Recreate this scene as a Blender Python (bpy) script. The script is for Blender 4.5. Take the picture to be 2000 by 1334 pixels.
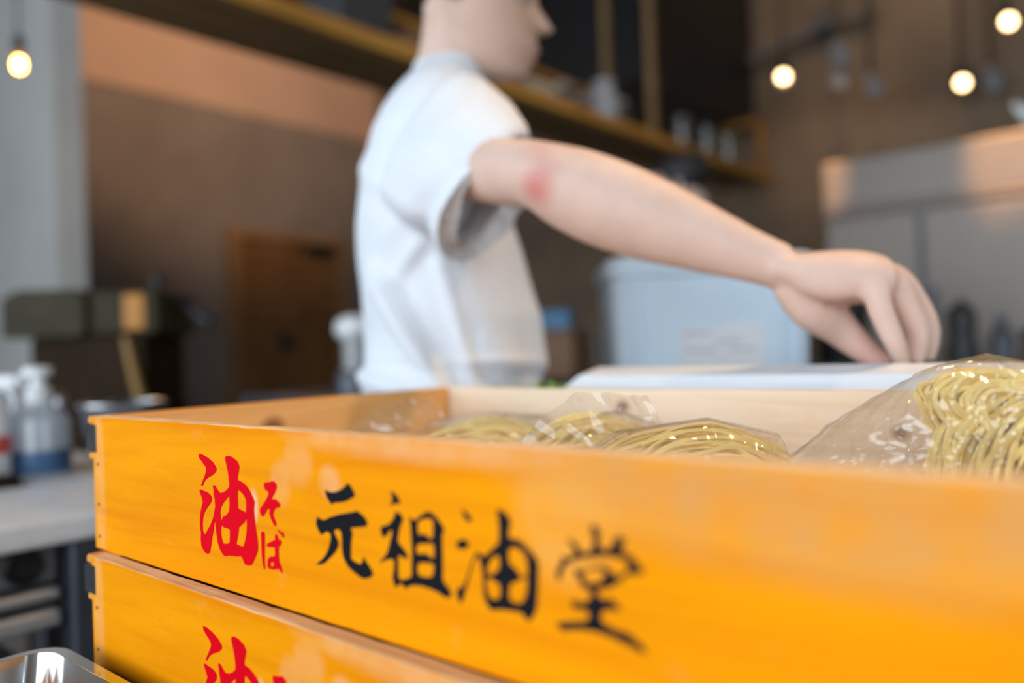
import bpy, bmesh, math, random
from mathutils import Vector, Matrix, noise
R = random.Random(7)
PI = math.pi
V = Vector
for o in list(bpy.data.objects): bpy.data.objects.remove(o)
scn = bpy.context.scene
C = scn.collection

# ------------------------------------------------------------------ camera, world, lights, exposure
cam = bpy.data.cameras.new('camera'); cam.lens = 28.0; cam.sensor_width = 36.0
cam.clip_start = 0.01; cam.clip_end = 60
cam.dof.use_dof = True; cam.dof.focus_distance = 0.50; cam.dof.aperture_fstop = 2.1; cam.dof.aperture_blades = 0
co = bpy.data.objects.new('camera', cam); C.objects.link(co); scn.camera = co
cr = V((0.76050264, 0.64843909, -0.03409535)); cu = V((0.03152669, 0.01557299, 0.99938158)); cf = V((-0.64856905, 0.76110724, 0.00859984))
co.matrix_world = Matrix(((cr.x, cu.x, -cf.x, 0.63139), (cr.y, cu.y, -cf.y, -0.25272), (cr.z, cu.z, -cf.z, 0.98052), (0, 0, 0, 1)))
scn.view_settings.view_transform = 'Standard'; scn.view_settings.look = 'None'
scn.view_settings.exposure = 0.0; scn.view_settings.gamma = 1.0
scn.view_settings.use_curve_mapping = False
scn.cycles.use_denoising = True
scn.cycles.max_bounces = 10; scn.cycles.transparent_max_bounces = 24
scn.cycles.caustics_reflective = False; scn.cycles.caustics_refractive = False

w = bpy.data.worlds.new('world'); scn.world = w; w.use_nodes = True
w.node_tree.nodes['Background'].inputs[0].default_value = (0.72, 0.85, 1.0, 1)
w.node_tree.nodes['Background'].inputs[1].default_value = 1.0

def light(name, kind, loc, target, energy, color, **kw):
    l = bpy.data.lights.new(name, kind); l.energy = energy; l.color = color
    for k, v in kw.items(): setattr(l, k, v)
    o = bpy.data.objects.new(name, l); C.objects.link(o); o.location = loc
    o.rotation_euler = (V(target) - V(loc)).to_track_quat('-Z', 'Y').to_euler()
    return o
COOL = (0.82, 0.915, 1.0); WARM = (1.0, 0.62, 0.30)
# daylight through the shop front behind the camera
light('shop_front_daylight', 'AREA', (-0.1, -3.05, 2.1), (-0.1, 3, 1.7), 182, COOL, shape='RECTANGLE', size=6.6, size_y=2.6)
# ceiling lamps of the room, and two narrow spots added for the refrigerator
light('warm_spot', 'SPOT', (0.9, 1.5, 3.6), (0.48, 0.27, 0.90), 230, WARM, spot_size=.55, spot_blend=0.7, shadow_soft_size=0.06)
light('warm_spot', 'SPOT', (-0.4, 2.6, 3.6), (-0.4, 2.2, 1.0), 30, WARM, spot_size=1.9, spot_blend=0.8, shadow_soft_size=0.06)
light('warm_spot', 'SPOT', (-.9, 2.7, 3.7), (-.75, 3.89, 1.80), 620, (1.0, .50, .17), spot_size=.11, spot_blend=.8, shadow_soft_size=.04)  # added spot: throws a warm patch on the refrigerator's left top panel
light('warm_spot', 'SPOT', (.2, 2.7, 3.7), (.04, 3.89, 1.81), 800, (1.0, .50, .17), spot_size=.19, spot_blend=.8, shadow_soft_size=.04)  # added spot: the same warm patch at the right end of the panel
light('warm_spot', 'SPOT', (-2.9, 2.6, 3.6), (-5.2, 3.0, 3.7), 150, (1.0, 0.66, 0.42), spot_size=1.7, spot_blend=0.5, shadow_soft_size=0.05)

light('side_fill', 'AREA', (3.32, .9, 1.9), (0, .9, 1.5), 26, COOL, shape='RECTANGLE', size=2.4, size_y=1.8)  # cool fill light added at the right to lift the shaded left wall

# ------------------------------------------------------------------ materials
class NT:
    def __init__(s, name):
        s.m = bpy.data.materials.new(name); s.m.use_nodes = True; s.t = s.m.node_tree
        s.b = s.t.nodes['Principled BSDF']; s.o = s.t.nodes['Material Output']
    def n(s, typ, **kw):
        x = s.t.nodes.new(typ)
        for k, v in kw.items():
            if k.startswith('_'): x.inputs[int(k[1:])].default_value = v
            else: setattr(x, k, v)
        return x
    def l(s, a, b): s.t.links.new(a, b)
    def coord(s, scale=(1, 1, 1), rot=(0, 0, 0)):
        t = s.n('ShaderNodeTexCoord'); m = s.n('ShaderNodeMapping')
        m.inputs['Scale'].default_value = scale; m.inputs['Rotation'].default_value = rot
        s.l(t.outputs['Object'], m.inputs['Vector']); return m.outputs[0]
    def noise(s, vec, scale, detail=4, rough=.5, dist=0):
        x = s.n('ShaderNodeTexNoise'); x.inputs['Scale'].default_value = scale; x.inputs['Detail'].default_value = detail
        x.inputs['Roughness'].default_value = rough; x.inputs['Distortion'].default_value = dist
        s.l(vec, x.inputs['Vector']); return x.outputs[0]
    def ramp(s, fac, *stops):
        x = s.n('ShaderNodeValToRGB'); e = x.color_ramp.elements
        while len(e) < len(stops): e.new(.5)
        for el, (p, c) in zip(e, stops): el.position = p; el.color = (*c, 1) if len(c) == 3 else c
        s.l(fac, x.inputs[0]); return x.outputs[0]
    def mix(s, fac, a, b):
        x = s.n('ShaderNodeMix', data_type='RGBA')
        for sock, v in ((x.inputs[0], fac), (x.inputs[6], a), (x.inputs[7], b)):
            if hasattr(v, 'links'): s.l(v, sock)
            else: sock.default_value = v if not isinstance(v, tuple) or len(v) == 4 else (*v, 1)
        return x.outputs[2]
    def math(s, op, a, b=0.0, c=None):
        x = s.n('ShaderNodeMath', operation=op)
        for sock, v in zip(x.inputs, (a, b, c)):
            if v is None: continue
            if hasattr(v, 'links'): s.l(v, sock)
            else: sock.default_value = v
        return x.outputs[0]
    def blob(s, p, r, soft=.5, squash=(1, 1, 1)):
        """1 inside a spot of radius r round object-space point p, fading to 0"""
        t = s.n('ShaderNodeTexCoord'); a = s.n('ShaderNodeVectorMath', operation='SUBTRACT'); a.inputs[1].default_value = p
        m = s.n('ShaderNodeVectorMath', operation='MULTIPLY'); m.inputs[1].default_value = squash
        d = s.n('ShaderNodeVectorMath', operation='LENGTH')
        s.l(t.outputs['Object'], a.inputs[0]); s.l(a.outputs[0], m.inputs[0]); s.l(m.outputs[0], d.inputs[0])
        k = s.n('ShaderNodeMapRange'); k.inputs['From Min'].default_value = r; k.inputs['From Max'].default_value = r * (1 - soft)
        s.l(d.outputs['Value'], k.inputs['Value']); return k.outputs[0]
    def color(s, c):
        if hasattr(c, 'links'): s.l(c, s.b.inputs['Base Color'])
        else: s.b.inputs['Base Color'].default_value = (*c, 1)
    def set(s, **kw):
        for k, v in kw.items(): s.b.inputs[k.replace('_', ' ').title().replace('Ior', 'IOR')].default_value = v
    def bump(s, h, strength=.3, dist=.002):
        x = s.n('ShaderNodeBump'); x.inputs['Strength'].default_value = strength; x.inputs['Distance'].default_value = dist
        s.l(h, x.inputs['Height']); s.l(x.outputs[0], s.b.inputs['Normal'])

def plain(name, c, rough=.5, metal=0.0, var=.12, scale=12, vec=(1, 1, 1), bump=0.0, spec=.5, **kw):
    """a surface whose colour varies a little with procedural noise"""
    t = NT(name); f = t.noise(t.coord(vec), scale, 3)
    d = tuple(max(0, x * (1 - var)) for x in c); l = tuple(min(1, x * (1 + var)) for x in c)
    t.color(t.ramp(f, (.3, d), (.7, l))); t.set(roughness=rough, metallic=metal); t.b.inputs['Specular IOR Level'].default_value = spec
    if bump: t.bump(f, bump)
    for k, v in kw.items(): t.b.inputs[k].default_value = v
    return t.m

def emit(name, c, strength):
    t = NT(name); t.color((0, 0, 0)); t.b.inputs['Emission Color'].default_value = (*c, 1); t.b.inputs['Emission Strength'].default_value = strength
    return t.m

def wood(name, a, b, axis=0, knots=(), rough=.5, wear=None, ring=1.0, spec=.3, scuffs=()):
    t = NT(name); sc = [34, 34, 34]; sc[axis] = 2.2
    v = t.coord(tuple(sc)); g = t.noise(v, 1.6 * ring, 5, .6, .9)
    sc2 = [9, 9, 9]; sc2[axis] = 1.0
    g2 = t.noise(t.coord(tuple(sc2)), 1.3 * ring, 2, .5, 1.2)
    f = t.math('ADD', t.math('MULTIPLY', g, .5), t.math('MULTIPLY', g2, .5))
    c = t.ramp(f, (.40, b), (.49, tuple((p_ * 2 + q_) / 3 for p_, q_ in zip(a, b))), (.58, tuple(min(1, x * 1.05) for x in a)))
    for p, r in knots:
        sq = [1, 1, 1]; sq[axis] = .8
        c = t.mix(t.math('MULTIPLY', t.blob(p, r, .7, sq), .85), c, (.16, .055, .02))
    if wear:
        n = t.noise(t.coord((30, 30, 45)), 1.2, 4, .6)
        c = t.mix(t.math('MULTIPLY', t.ramp(n, (.62, (0, 0, 0)), (.72, (1, 1, 1))), wear[1]), c, wear[0])
    for p, r, sq, col, amt in scuffs:
        n = t.noise(t.coord((1, 1, 1)), 40, 2, .5)
        m = t.math('MULTIPLY', t.blob(p, r, .45, sq), t.ramp(n, (.30, (.35, .35, .35)), (.62, (1, 1, 1))))
        c = t.mix(t.math('MULTIPLY', m, amt), c, col)
    t.color(c); t.set(roughness=rough); t.b.inputs['Specular IOR Level'].default_value = spec
    t.bump(f, .12, .001)
    return t.m

M = {}
PEACH = (.90, .47, .20)
M['paint_orange'] = wood('orange_painted_wood', (.95, .335, .0), (.85, .235, .0), 0, wear=(PEACH, .10), ring=.8, spec=.07, rough=.6,
    scuffs=(((.260, 0, -.018), .016, (1, 1, 1.0), (.93, .45, .16), .5), ((.288, 0, -.026), .011, (1, 1, 1), (.93, .48, .22), .6), ((.243, 0, -.030), .012, (1, 1, .8), (.93, .46, .18), .5),
            ((.44, 0, -.030), .030, (1, 1, 1), (.92, .44, .10), .55), ((.55, 0, .0), .045, (.28, 1, 1), (.72, .36, .12), .7), ((.35, 0, .0), .014, (.12, 1, 1), (.92, .50, .22), .6),
            ((.215, 0, -.046), .006, (1, 1, .5), (.95, .60, .35), .7), ((.006, 0, -.05), .010, (1, 1, .12), (.93, .50, .2), .5)))
M['side_orange'] = wood('orange_stained_wood', (.80, .36, .07), (.62, .23, .03), 1, spec=.25)
M['inner_side'] = wood('honey_wood', (.86, .50, .19), (.72, .37, .11), 1, knots=(((.012, .145, -.022), .013),), spec=.25)
M['inner_pale'] = wood('pale_pine', (.88, .72, .54), (.80, .60, .40), 0, knots=(((.235, .365, -.016), .008), ((.47, .365, -.03), .007)), spec=.2)
M['raw_rim'] = wood('worn_raw_rim', (.90, .68, .45), (.66, .40, .18), 0, rough=.7, spec=.15, ring=2.2)
M['base_wood'] = wood('pine_base', (.75, .55, .32), (.6, .4, .2), 0)
M['red_paint'] = plain('red_lettering_paint', (.78, .0, .010), .6, var=.04, spec=.06)
M['black_paint'] = plain('black_lettering_paint', (.008, .009, .012), .6, var=.1, spec=.08)
M['black_metal'] = plain('black_lacquered_metal', (.03, .033, .035), .25, 0.0, var=.3, scale=60)
M['steel'] = plain('brushed_steel', (.62, .64, .66), .22, 1.0, var=.06, scale=8, vec=(1, 30, 30))
M['pan_steel'] = plain('polished_pan_steel', (.66, .67, .67), .10, 1.0, var=.08, scale=40)
M['ledge_steel'] = plain('satin_steel', (.80, .86, .92), .42, .15, var=.04, scale=8, vec=(1, 20, 20))
M['fridge_steel'] = plain('fridge_steel', (.27, .232, .205), .45, .45, var=.06, scale=5, vec=(12, 1, 1))
M['dark_steel'] = plain('dark_steel', (.10, .11, .13), .4, .6, var=.15)
M['grey_panel'] = plain('grey_appliance_panel', (.20, .20, .21), .5, .3, var=.1)
M['black_plastic'] = plain('black_plastic', (.012, .012, .013), .4, var=.2)
M['worktop'] = plain('pale_grey_worktop', (.82, .80, .78), .4, var=.06, scale=20)
M['walnut'] = wood('dark_walnut_board', (.27, .165, .075), (.19, .115, .05), 1, spec=.25)
M['lit_edge_wood'] = wood('warm_lit_edge_wood', (.55, .27, .055), (.40, .18, .03), 1, spec=.3)  # warm light along the shelf edge, put into the wood colour
M['table_wood'] = wood('brown_table_wood', (.30, .18, .09), (.20, .11, .05), 0)
M['door_wood'] = wood('brown_door_wood', (.26, .125, .045), (.17, .075, .024), 2, spec=.25)
M['end_wood'] = wood('amber_end_frame_wood', (.26, .125, .028), (.18, .08, .016), 2, spec=.25)
M['frame_wood'] = wood('door_frame_wood', (.36, .20, .10), (.27, .145, .07), 2, spec=.25)
M['plaster'] = plain('brown_plaster', (.26, .215, .185), .9, var=.10, scale=2.5, bump=.1, spec=.2)
M['lit_band'] = plain('warm_lit_plaster', (.60, .40, .29), .9, var=.06, scale=2.5, spec=.2)  # warm light on the upper wall, put into the plaster colour
M['grey_wall'] = plain('pale_grey_concrete', (.55, .56, .55), .85, var=.07, scale=2, spec=.2)
M['dark_ceiling'] = plain('black_painted_ceiling', (.035, .028, .022), .9, var=.2)
M['back_plaster'] = plain('back_wall_plaster', (.20, .145, .10), .9, var=.22, scale=2.0, spec=.2)
M['floor'] = plain('grey_concrete_floor', (.20, .19, .18), .6, var=.12, scale=3)
M['skin_eye'] = plain('eye_white', (.75, .72, .70), .2)
M['hair'] = plain('black_hair', (.012, .010, .009), .55, var=.3, scale=150, vec=(1, 1, .1))
M['trousers'] = plain('black_trousers', (.018, .018, .02), .85, var=.2, scale=50)
M['dark_shirt'] = plain('black_work_shirt', (.022, .021, .022), .85, var=.2, scale=50)
M['shoe'] = plain('black_shoe', (.02, .02, .02), .5)
M['noodle'] = plain('yellow_noodle', (1.0, .76, .30), .4, var=.10, scale=90, spec=.4)
M['label_white'] = plain('white_label_paper', (.78, .82, .86), .6, var=.05)
M['label_grey'] = plain('grey_label_print', (.50, .56, .62), .6, var=.08)
M['white_plastic'] = plain('white_plastic', (.80, .81, .82), .4, var=.04)
M['grey_plastic'] = plain('grey_plastic', (.40, .41, .42), .4, var=.06)
M['blue_liquid'] = plain('blue_label_band', (.05, .13, .26), .4, var=.1)
M['red_label'] = plain('red_label_band', (.62, .08, .06), .5, var=.1)
M['blue_box'] = plain('blue_carton', (.06, .17, .30), .6, var=.1)
M['brown_box'] = wood('brown_carton', (.20, .10, .05), (.15, .075, .035), 0)
M['cardboard'] = plain('tan_cardboard', (.52, .34, .15), .8, var=.08, scale=30)
M['leaf'] = plain('green_leaf', (.18, .42, .05), .5, var=.3, scale=60)
M['olive_metal'] = plain('olive_brown_metal', (.050, .042, .024), .6, .0, var=.2, spec=.15)
M['brown_metal'] = plain('brown_machine_panel', (.032, .019, .010), .7, .0, var=.15, spec=.08)
M['amber_panel'] = plain('amber_lacquered_panel', (.52, .20, .008), .5, var=.08)
M['brass'] = plain('aged_brass', (.26, .14, .035), .45, .2, var=.15)
M['ceramic'] = plain('cream_ceramic', (.62, .52, .38), .3, var=.06)
M['amber_jar'] = plain('amber_preserve', (.60, .26, .05), .3, var=.15)
M['fridge_rail'] = plain('satin_rail_steel', (.50, .49, .48), .4, .4, var=.05)
M['pipe_metal'] = plain('dull_pipe_metal', (.17, .15, .14), .6, .1, var=.1)
M['lamp_body'] = plain('grey_lamp_body', (.42, .43, .46), .45, .3, var=.08)
M['filament'] = emit('filament_glow', (1.0, .74, .42), 45)
M['bulb'] = emit('amber_bulb_glow', (1.0, .40, .06), 1.6)
M['spot_lens'] = emit('spot_lens_glow', (1.0, .68, .34), 13)

def glass(name, tint=(.95, .97, .97), haze=.06, hc=(.9, .92, .95)):
    t = NT(name); tr = t.n('ShaderNodeBsdfTransparent'); tr.inputs[0].default_value = (*tint, 1)
    gl = t.n('ShaderNodeBsdfGlossy'); gl.inputs['Roughness'].default_value = .10
    df = t.n('ShaderNodeBsdfDiffuse'); df.inputs[0].default_value = (*hc, 1)
    tl = t.n('ShaderNodeBsdfTranslucent'); tl.inputs[0].default_value = (*hc, 1)
    lw = t.n('ShaderNodeLayerWeight'); lw.inputs[0].default_value = .5; fr = t.n('ShaderNodeMath', operation='MULTIPLY_ADD'); pw_ = t.math('POWER', lw.outputs['Facing'], 3.5); t.l(pw_, fr.inputs[0]); fr.inputs[1].default_value = .55; fr.inputs[2].default_value = .09
    ad = t.n('ShaderNodeMixShader'); ad.inputs[0].default_value = .4; t.l(df.outputs[0], ad.inputs[1]); t.l(tl.outputs[0], ad.inputs[2])
    a = t.n('ShaderNodeMixShader'); a.inputs[0].default_value = haze; t.l(tr.outputs[0], a.inputs[1]); t.l(ad.outputs[0], a.inputs[2])
    b = t.n('ShaderNodeMixShader'); t.l(fr.outputs[0], b.inputs[0]); t.l(a.outputs[0], b.inputs[1]); t.l(gl.outputs[0], b.inputs[2])
    t.l(b.outputs[0], t.o.inputs['Surface']); return t.m
M['film'] = glass('clear_plastic_film', (.97, .96, .94), .12, (.92, .84, .72))
M['glass'] = glass('clear_glass', (.93, .96, .94), .05)
M['bulb_glass'] = glass('amber_bulb_glass', (1.0, .62, .22), .03, (1, .6, .2))
M['clear_plastic'] = glass('clear_bottle_plastic', (.92, .95, .98), .62, (.84, .90, .96))
def tub_mat():
    t = NT('pale_blue_frosted_plastic'); t.color((.36, .50, .62)); t.set(roughness=.32)
    t.b.inputs['Transmission Weight'].default_value = 0.0; t.b.inputs['Subsurface Weight'].default_value = .0
    f = t.noise(t.coord(), 9, 3); t.color(t.ramp(f, (.3, (.64, .81, .95)), (.7, (.70, .87, .99)))); return t.m
M['tub'] = tub_mat()

def skin_mat(name, spots=()):
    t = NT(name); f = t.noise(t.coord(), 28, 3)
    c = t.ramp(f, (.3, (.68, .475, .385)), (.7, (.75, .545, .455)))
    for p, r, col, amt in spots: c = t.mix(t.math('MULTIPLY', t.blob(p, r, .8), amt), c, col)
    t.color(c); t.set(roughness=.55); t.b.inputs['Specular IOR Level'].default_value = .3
    return t.m
def shirt_mat():
    t = NT('white_cotton'); f = t.noise(t.coord((60, 60, 60)), 3, 2)
    c = t.ramp(f, (.3, (.76, .80, .85)), (.7, (.81, .85, .90)))
    c = t.mix(t.math('MULTIPLY', t.blob((-.104, -.085, 1.248), .034, .5, (1, 1, 1.1)), .8), c, (.62, .05, .12))
    t.color(c); t.set(roughness=.9); t.b.inputs['Specular IOR Level'].default_value = .1; t.bump(f, .05)
    return t.m
M['shirt'] = shirt_mat()

# ------------------------------------------------------------------ mesh helpers
def link(o, parent=None):
    C.objects.link(o)
    if parent: o.parent = parent
    return o
def obj(name, bm, mats, parent=None, smooth=False, loc=None, recalc=True):
    if recalc: bmesh.ops.recalc_face_normals(bm, faces=bm.faces[:])
    me = bpy.data.meshes.new(name); bm.to_mesh(me); bm.free()
    for m in (mats if isinstance(mats, (list, tuple)) else [mats]): me.materials.append(m)
    if smooth:
        me.polygons.foreach_set('use_smooth', [True] * len(me.polygons))
        try: me.set_sharp_from_angle(angle=math.radians(38 if smooth is True else smooth))
        except Exception: pass
    o = bpy.data.objects.new(name, me); link(o, parent)
    if loc is not None: o.location = loc
    return o
def tag(o, label, cat, group=None):
    o['label'] = label; o['category'] = cat
    if group: o['group'] = group
    return o
def thing(name, label, cat, loc=(0, 0, 0), rz=0, group=None):
    o = bpy.data.objects.new(name, None); o.empty_display_size = .05; link(o)
    o.location = loc; o.rotation_euler = (0, 0, rz); return tag(o, label, cat, group)
def struct(name, bm, m, parent=None, smooth=False):
    o = obj(name, bm, m, parent, smooth)
    if not parent: o['kind'] = 'structure'
    return o
def dup(root, loc, label, rz=None):
    r = root.copy(); link(r); r.location = loc; r['label'] = label
    if rz is not None: r.rotation_euler = (0, 0, rz)
    for ch in list(root.children):
        c = ch.copy(); link(c, r)
        for g in ch.children: d = g.copy(); link(d, c)
    return r
def box(bm, lo, hi, bevel=0.0, seg=1, mi=0):
    x0, y0, z0 = lo; x1, y1, z1 = hi
    vs = [bm.verts.new(p) for p in ((x0, y0, z0), (x1, y0, z0), (x1, y1, z0), (x0, y1, z0), (x0, y0, z1), (x1, y0, z1), (x1, y1, z1), (x0, y1, z1))]
    fs = [bm.faces.new([vs[i] for i in q]) for q in ((3, 2, 1, 0), (4, 5, 6, 7), (0, 1, 5, 4), (1, 2, 6, 5), (2, 3, 7, 6), (3, 0, 4, 7))]
    for f in fs: f.material_index = mi
    if bevel:
        es = list({e for f in fs for e in f.edges})
        bmesh.ops.bevel(bm, geom=es, offset=bevel, segments=seg, affect='EDGES', profile=.5)
    return bm
def Box(lo, hi, bevel=0.0, seg=1): return box(bmesh.new(), lo, hi, bevel, seg)
def loft(bm, rings, cap=True, closed=True):
    vr = [[bm.verts.new(p) for p in r] for r in rings]; n = len(vr[0])
    for a, b in zip(vr, vr[1:]):
        for i in range(n if closed else n - 1):
            bm.faces.new((a[i], a[(i + 1) % n], b[(i + 1) % n], b[i]))
    if cap: bm.faces.new(vr[0][::-1]); bm.faces.new(vr[-1])
    return bm
def ell(c, e1, e2, n=24, pw=1.0):
    c = V(c); e1 = V(e1); e2 = V(e2); out = []
    for i in range(n):
        a = 2 * PI * i / n; x, y = math.cos(a), math.sin(a)
        x = math.copysign(abs(x) ** pw, x); y = math.copysign(abs(y) ** pw, y)
        out.append(c + e1 * x + e2 * y)
    return out
def lathe(bm, prof, n=28, c=(0, 0, 0)):
    """prof: list of (radius, z); starts and ends on the axis when the radius is 0"""
    c = V(c); prev = None
    for r, z in prof:
        cur = [bm.verts.new(c + V((0, 0, z)))] if r < 1e-6 else [bm.verts.new(c + V((r * math.cos(2 * PI * i / n), r * math.sin(2 * PI * i / n), z))) for i in range(n)]
        if prev:
            for i in range(n):
                j = (i + 1) % n
                if len(prev) == 1 and len(cur) == 1: break
                if len(prev) == 1: bm.faces.new((prev[0], cur[i], cur[j]))
                elif len(cur) == 1: bm.faces.new((prev[i], prev[j], cur[0]))
                else: bm.faces.new((prev[i], prev[j], cur[j], cur[i]))
        prev = cur
    return bm
def Lathe(prof, n=28, c=(0, 0, 0)): return lathe(bmesh.new(), prof, n, c)
def tube(bm, pts, rad, n=8, cap=True, flat=None):
    """tapering tube through pts; rad: a number or one per point; flat: (axis vector, factor) squashes along an axis"""
    pts = [V(p) for p in pts]; m = len(pts); rs = rad if isinstance(rad, (list, tuple)) else [rad] * m
    T = [(pts[min(i + 1, m - 1)] - pts[max(i - 1, 0)]).normalized() for i in range(m)]
    u = T[0].orthogonal().normalized(); rings = []
    for p, t, r in zip(pts, T, rs):
        u = (u - t * u.dot(t)).normalized(); v = t.cross(u); ring = []
        for i in range(n):
            a = 2 * PI * i / n; d = (u * math.cos(a) + v * math.sin(a)) * r
            if flat: ax = flat[0]; d = d - ax * d.dot(ax) * (1 - flat[1])
            ring.append(p + d)
        rings.append(ring)
    return loft(bm, rings, cap)
def smoothpts(pts, k=6):
    P = [V(p) for p in pts]; out = []
    for i in range(len(P) - 1):
        a, b, c, d = P[max(i - 1, 0)], P[i], P[i + 1], P[min(i + 2, len(P) - 1)]
        for j in range(k):
            t = j / k
            out.append(.5 * ((2 * b) + (c - a) * t + (2 * a - 5 * b + 4 * c - d) * t * t + (3 * b - a - 3 * c + d) * t ** 3))
    out.append(P[-1]); return out
def smoothvals(v, k=6): return [p.x for p in smoothpts([(x, 0, 0) for x in v], k)]
def limb(bm, pts, rad, n=20, k=5, flat=None):
    return tube(bm, smoothpts(pts, k), smoothvals(rad, k), n, True, flat)
def ball(bm, c, r, sub=3, sc=(1, 1, 1)):
    ret = bmesh.ops.create_icosphere(bm, subdivisions=sub, radius=1)
    for v in ret['verts']: v.co = V(c) + V((v.co.x * r * sc[0], v.co.y * r * sc[1], v.co.z * r * sc[2]))
    return bm
def remesh(name, bm, mat, parent, voxel, smooth_it=3, fn=None):
    """weld overlapping closed volumes into one continuous surface"""
    bmesh.ops.recalc_face_normals(bm, faces=bm.faces[:])
    me = bpy.data.meshes.new('tmp'); bm.to_mesh(me); bm.free()
    o = bpy.data.objects.new('tmp', me); C.objects.link(o)
    r = o.modifiers.new('r', 'REMESH'); r.mode = 'VOXEL'; r.voxel_size = voxel; r.use_smooth_shade = True
    s = o.modifiers.new('s', 'SMOOTH'); s.iterations = smooth_it; s.factor = .5
    dg = bpy.context.evaluated_depsgraph_get()
    me2 = bpy.data.meshes.new_from_object(o.evaluated_get(dg))
    bpy.data.objects.remove(o); bpy.data.meshes.remove(me); me2.name = name
    if fn:
        nrm = [v.normal.copy() for v in me2.vertices]
        for v, nn in zip(me2.vertices, nrm): v.co = v.co + nn * fn(v.co)
    me2.materials.clear(); me2.materials.append(mat)
    me2.polygons.foreach_set('use_smooth', [True] * len(me2.polygons))
    ob = bpy.data.objects.new(name, me2); return link(ob, parent)

# ------------------------------------------------------------------ the room
struct('floor', Box((-5.6, -3.4, -.1), (3.6, 5.0, 0)), M['floor'])
struct('ceiling', Box((-5.6, -3.4, 3.95), (3.6, 5.0, 4.05)), M['dark_ceiling'])
bm = Box((-5.44, -3.3, 0), (-5.24, 4.9, 2.98)); wl = struct('wall_left', bm, M['plaster'])
struct('lit_wall_band', Box((-5.44, -3.3, 2.98), (-5.225, 4.9, 3.95)), M['lit_band'])  # upper wall band, its warm light carried by the colour
struct('wall_back', Box((-5.44, 4.75, 0), (3.6, 4.95, 3.95)), M['back_plaster'])
bm = bmesh.new()
for lo, hi in (((3.4, -3.3, 0), (3.6, 4.9, .95)), ((3.4, -3.3, 2.85), (3.6, 4.9, 3.95)), ((3.4, -3.3, .95), (3.6, -.35, 2.85)), ((3.4, 2.15, .95), (3.6, 4.9, 2.85))): box(bm, lo, hi)  # opening added for the side fill light
struct('wall_right', bm, M['plaster'])
struct('wall_partition', Box((-5.24, 1.32, 0), (-3.69, 1.46, 3.70)), M['grey_wall'])
struct('trim_2', Box((-5.24, 1.25, 3.45), (-3.55, 1.50, 3.95)), M['dark_ceiling'])
# shop front behind the camera: a wide opening between low and high walls
bm = bmesh.new()
for lo, hi in (((-5.44, -3.4, 0), (3.6, -3.2, .5)), ((-5.44, -3.4, 3.45), (3.6, -3.2, 3.95)), ((-5.44, -3.4, .5), (-3.5, -3.2, 3.45)), ((3.3, -3.4, .5), (3.6, -3.2, 3.45))):
    box(bm, lo, hi)
struct('wall_front', bm, M['plaster'])
struct('baseboard_left', Box((-5.24, 1.46, 0), (-5.215, 3.12, .09)), M['frame_wood'])

# door in the left wall: frame, vertical planks, closer, handle
d = struct('door_1', Box((-5.245, 3.20, .01), (-5.215, 4.20, 1.955)), M['door_wood'])
for i in range(8):
    y = 3.205 + i * .124
    obj('plank', Box((-5.216, y, .02), (-5.204, y + .120, 1.95), .003), M['door_wood'], d)
obj('door_frame', Box((-5.26, 3.12, 0), (-5.18, 3.20, 2.03), .004), M['frame_wood'], d)
obj('door_frame', Box((-5.26, 4.20, 0), (-5.18, 4.30, 2.03), .004), M['frame_wood'], d)
obj('door_frame', Box((-5.26, 3.20, 1.955), (-5.18, 4.20, 2.03), .004), M['frame_wood'], d)
bm = Box((-5.205, 3.84, 1.86), (-5.13, 4.13, 1.93), .008); box(bm, (-5.15, 3.70, 1.925), (-5.13, 4.0, 1.935))
c = obj('door_closer', bm, M['black_plastic'], d)
bm = Box((-5.205, 3.57, 1.02), (-5.19, 3.66, 1.17), .004); lathe(bm, [(0, 0), (.02, 0), (.02, .02), (0, .02)], 12, (-5.17, 3.615, 1.09)); box(bm, (-5.19, 3.60, 1.08), (-5.13, 3.63, 1.11), .005); box(bm, (-5.145, 3.55, 1.075), (-5.125, 3.68, 1.115), .008)
obj('door_handle', bm, M['black_plastic'], d)

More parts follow.
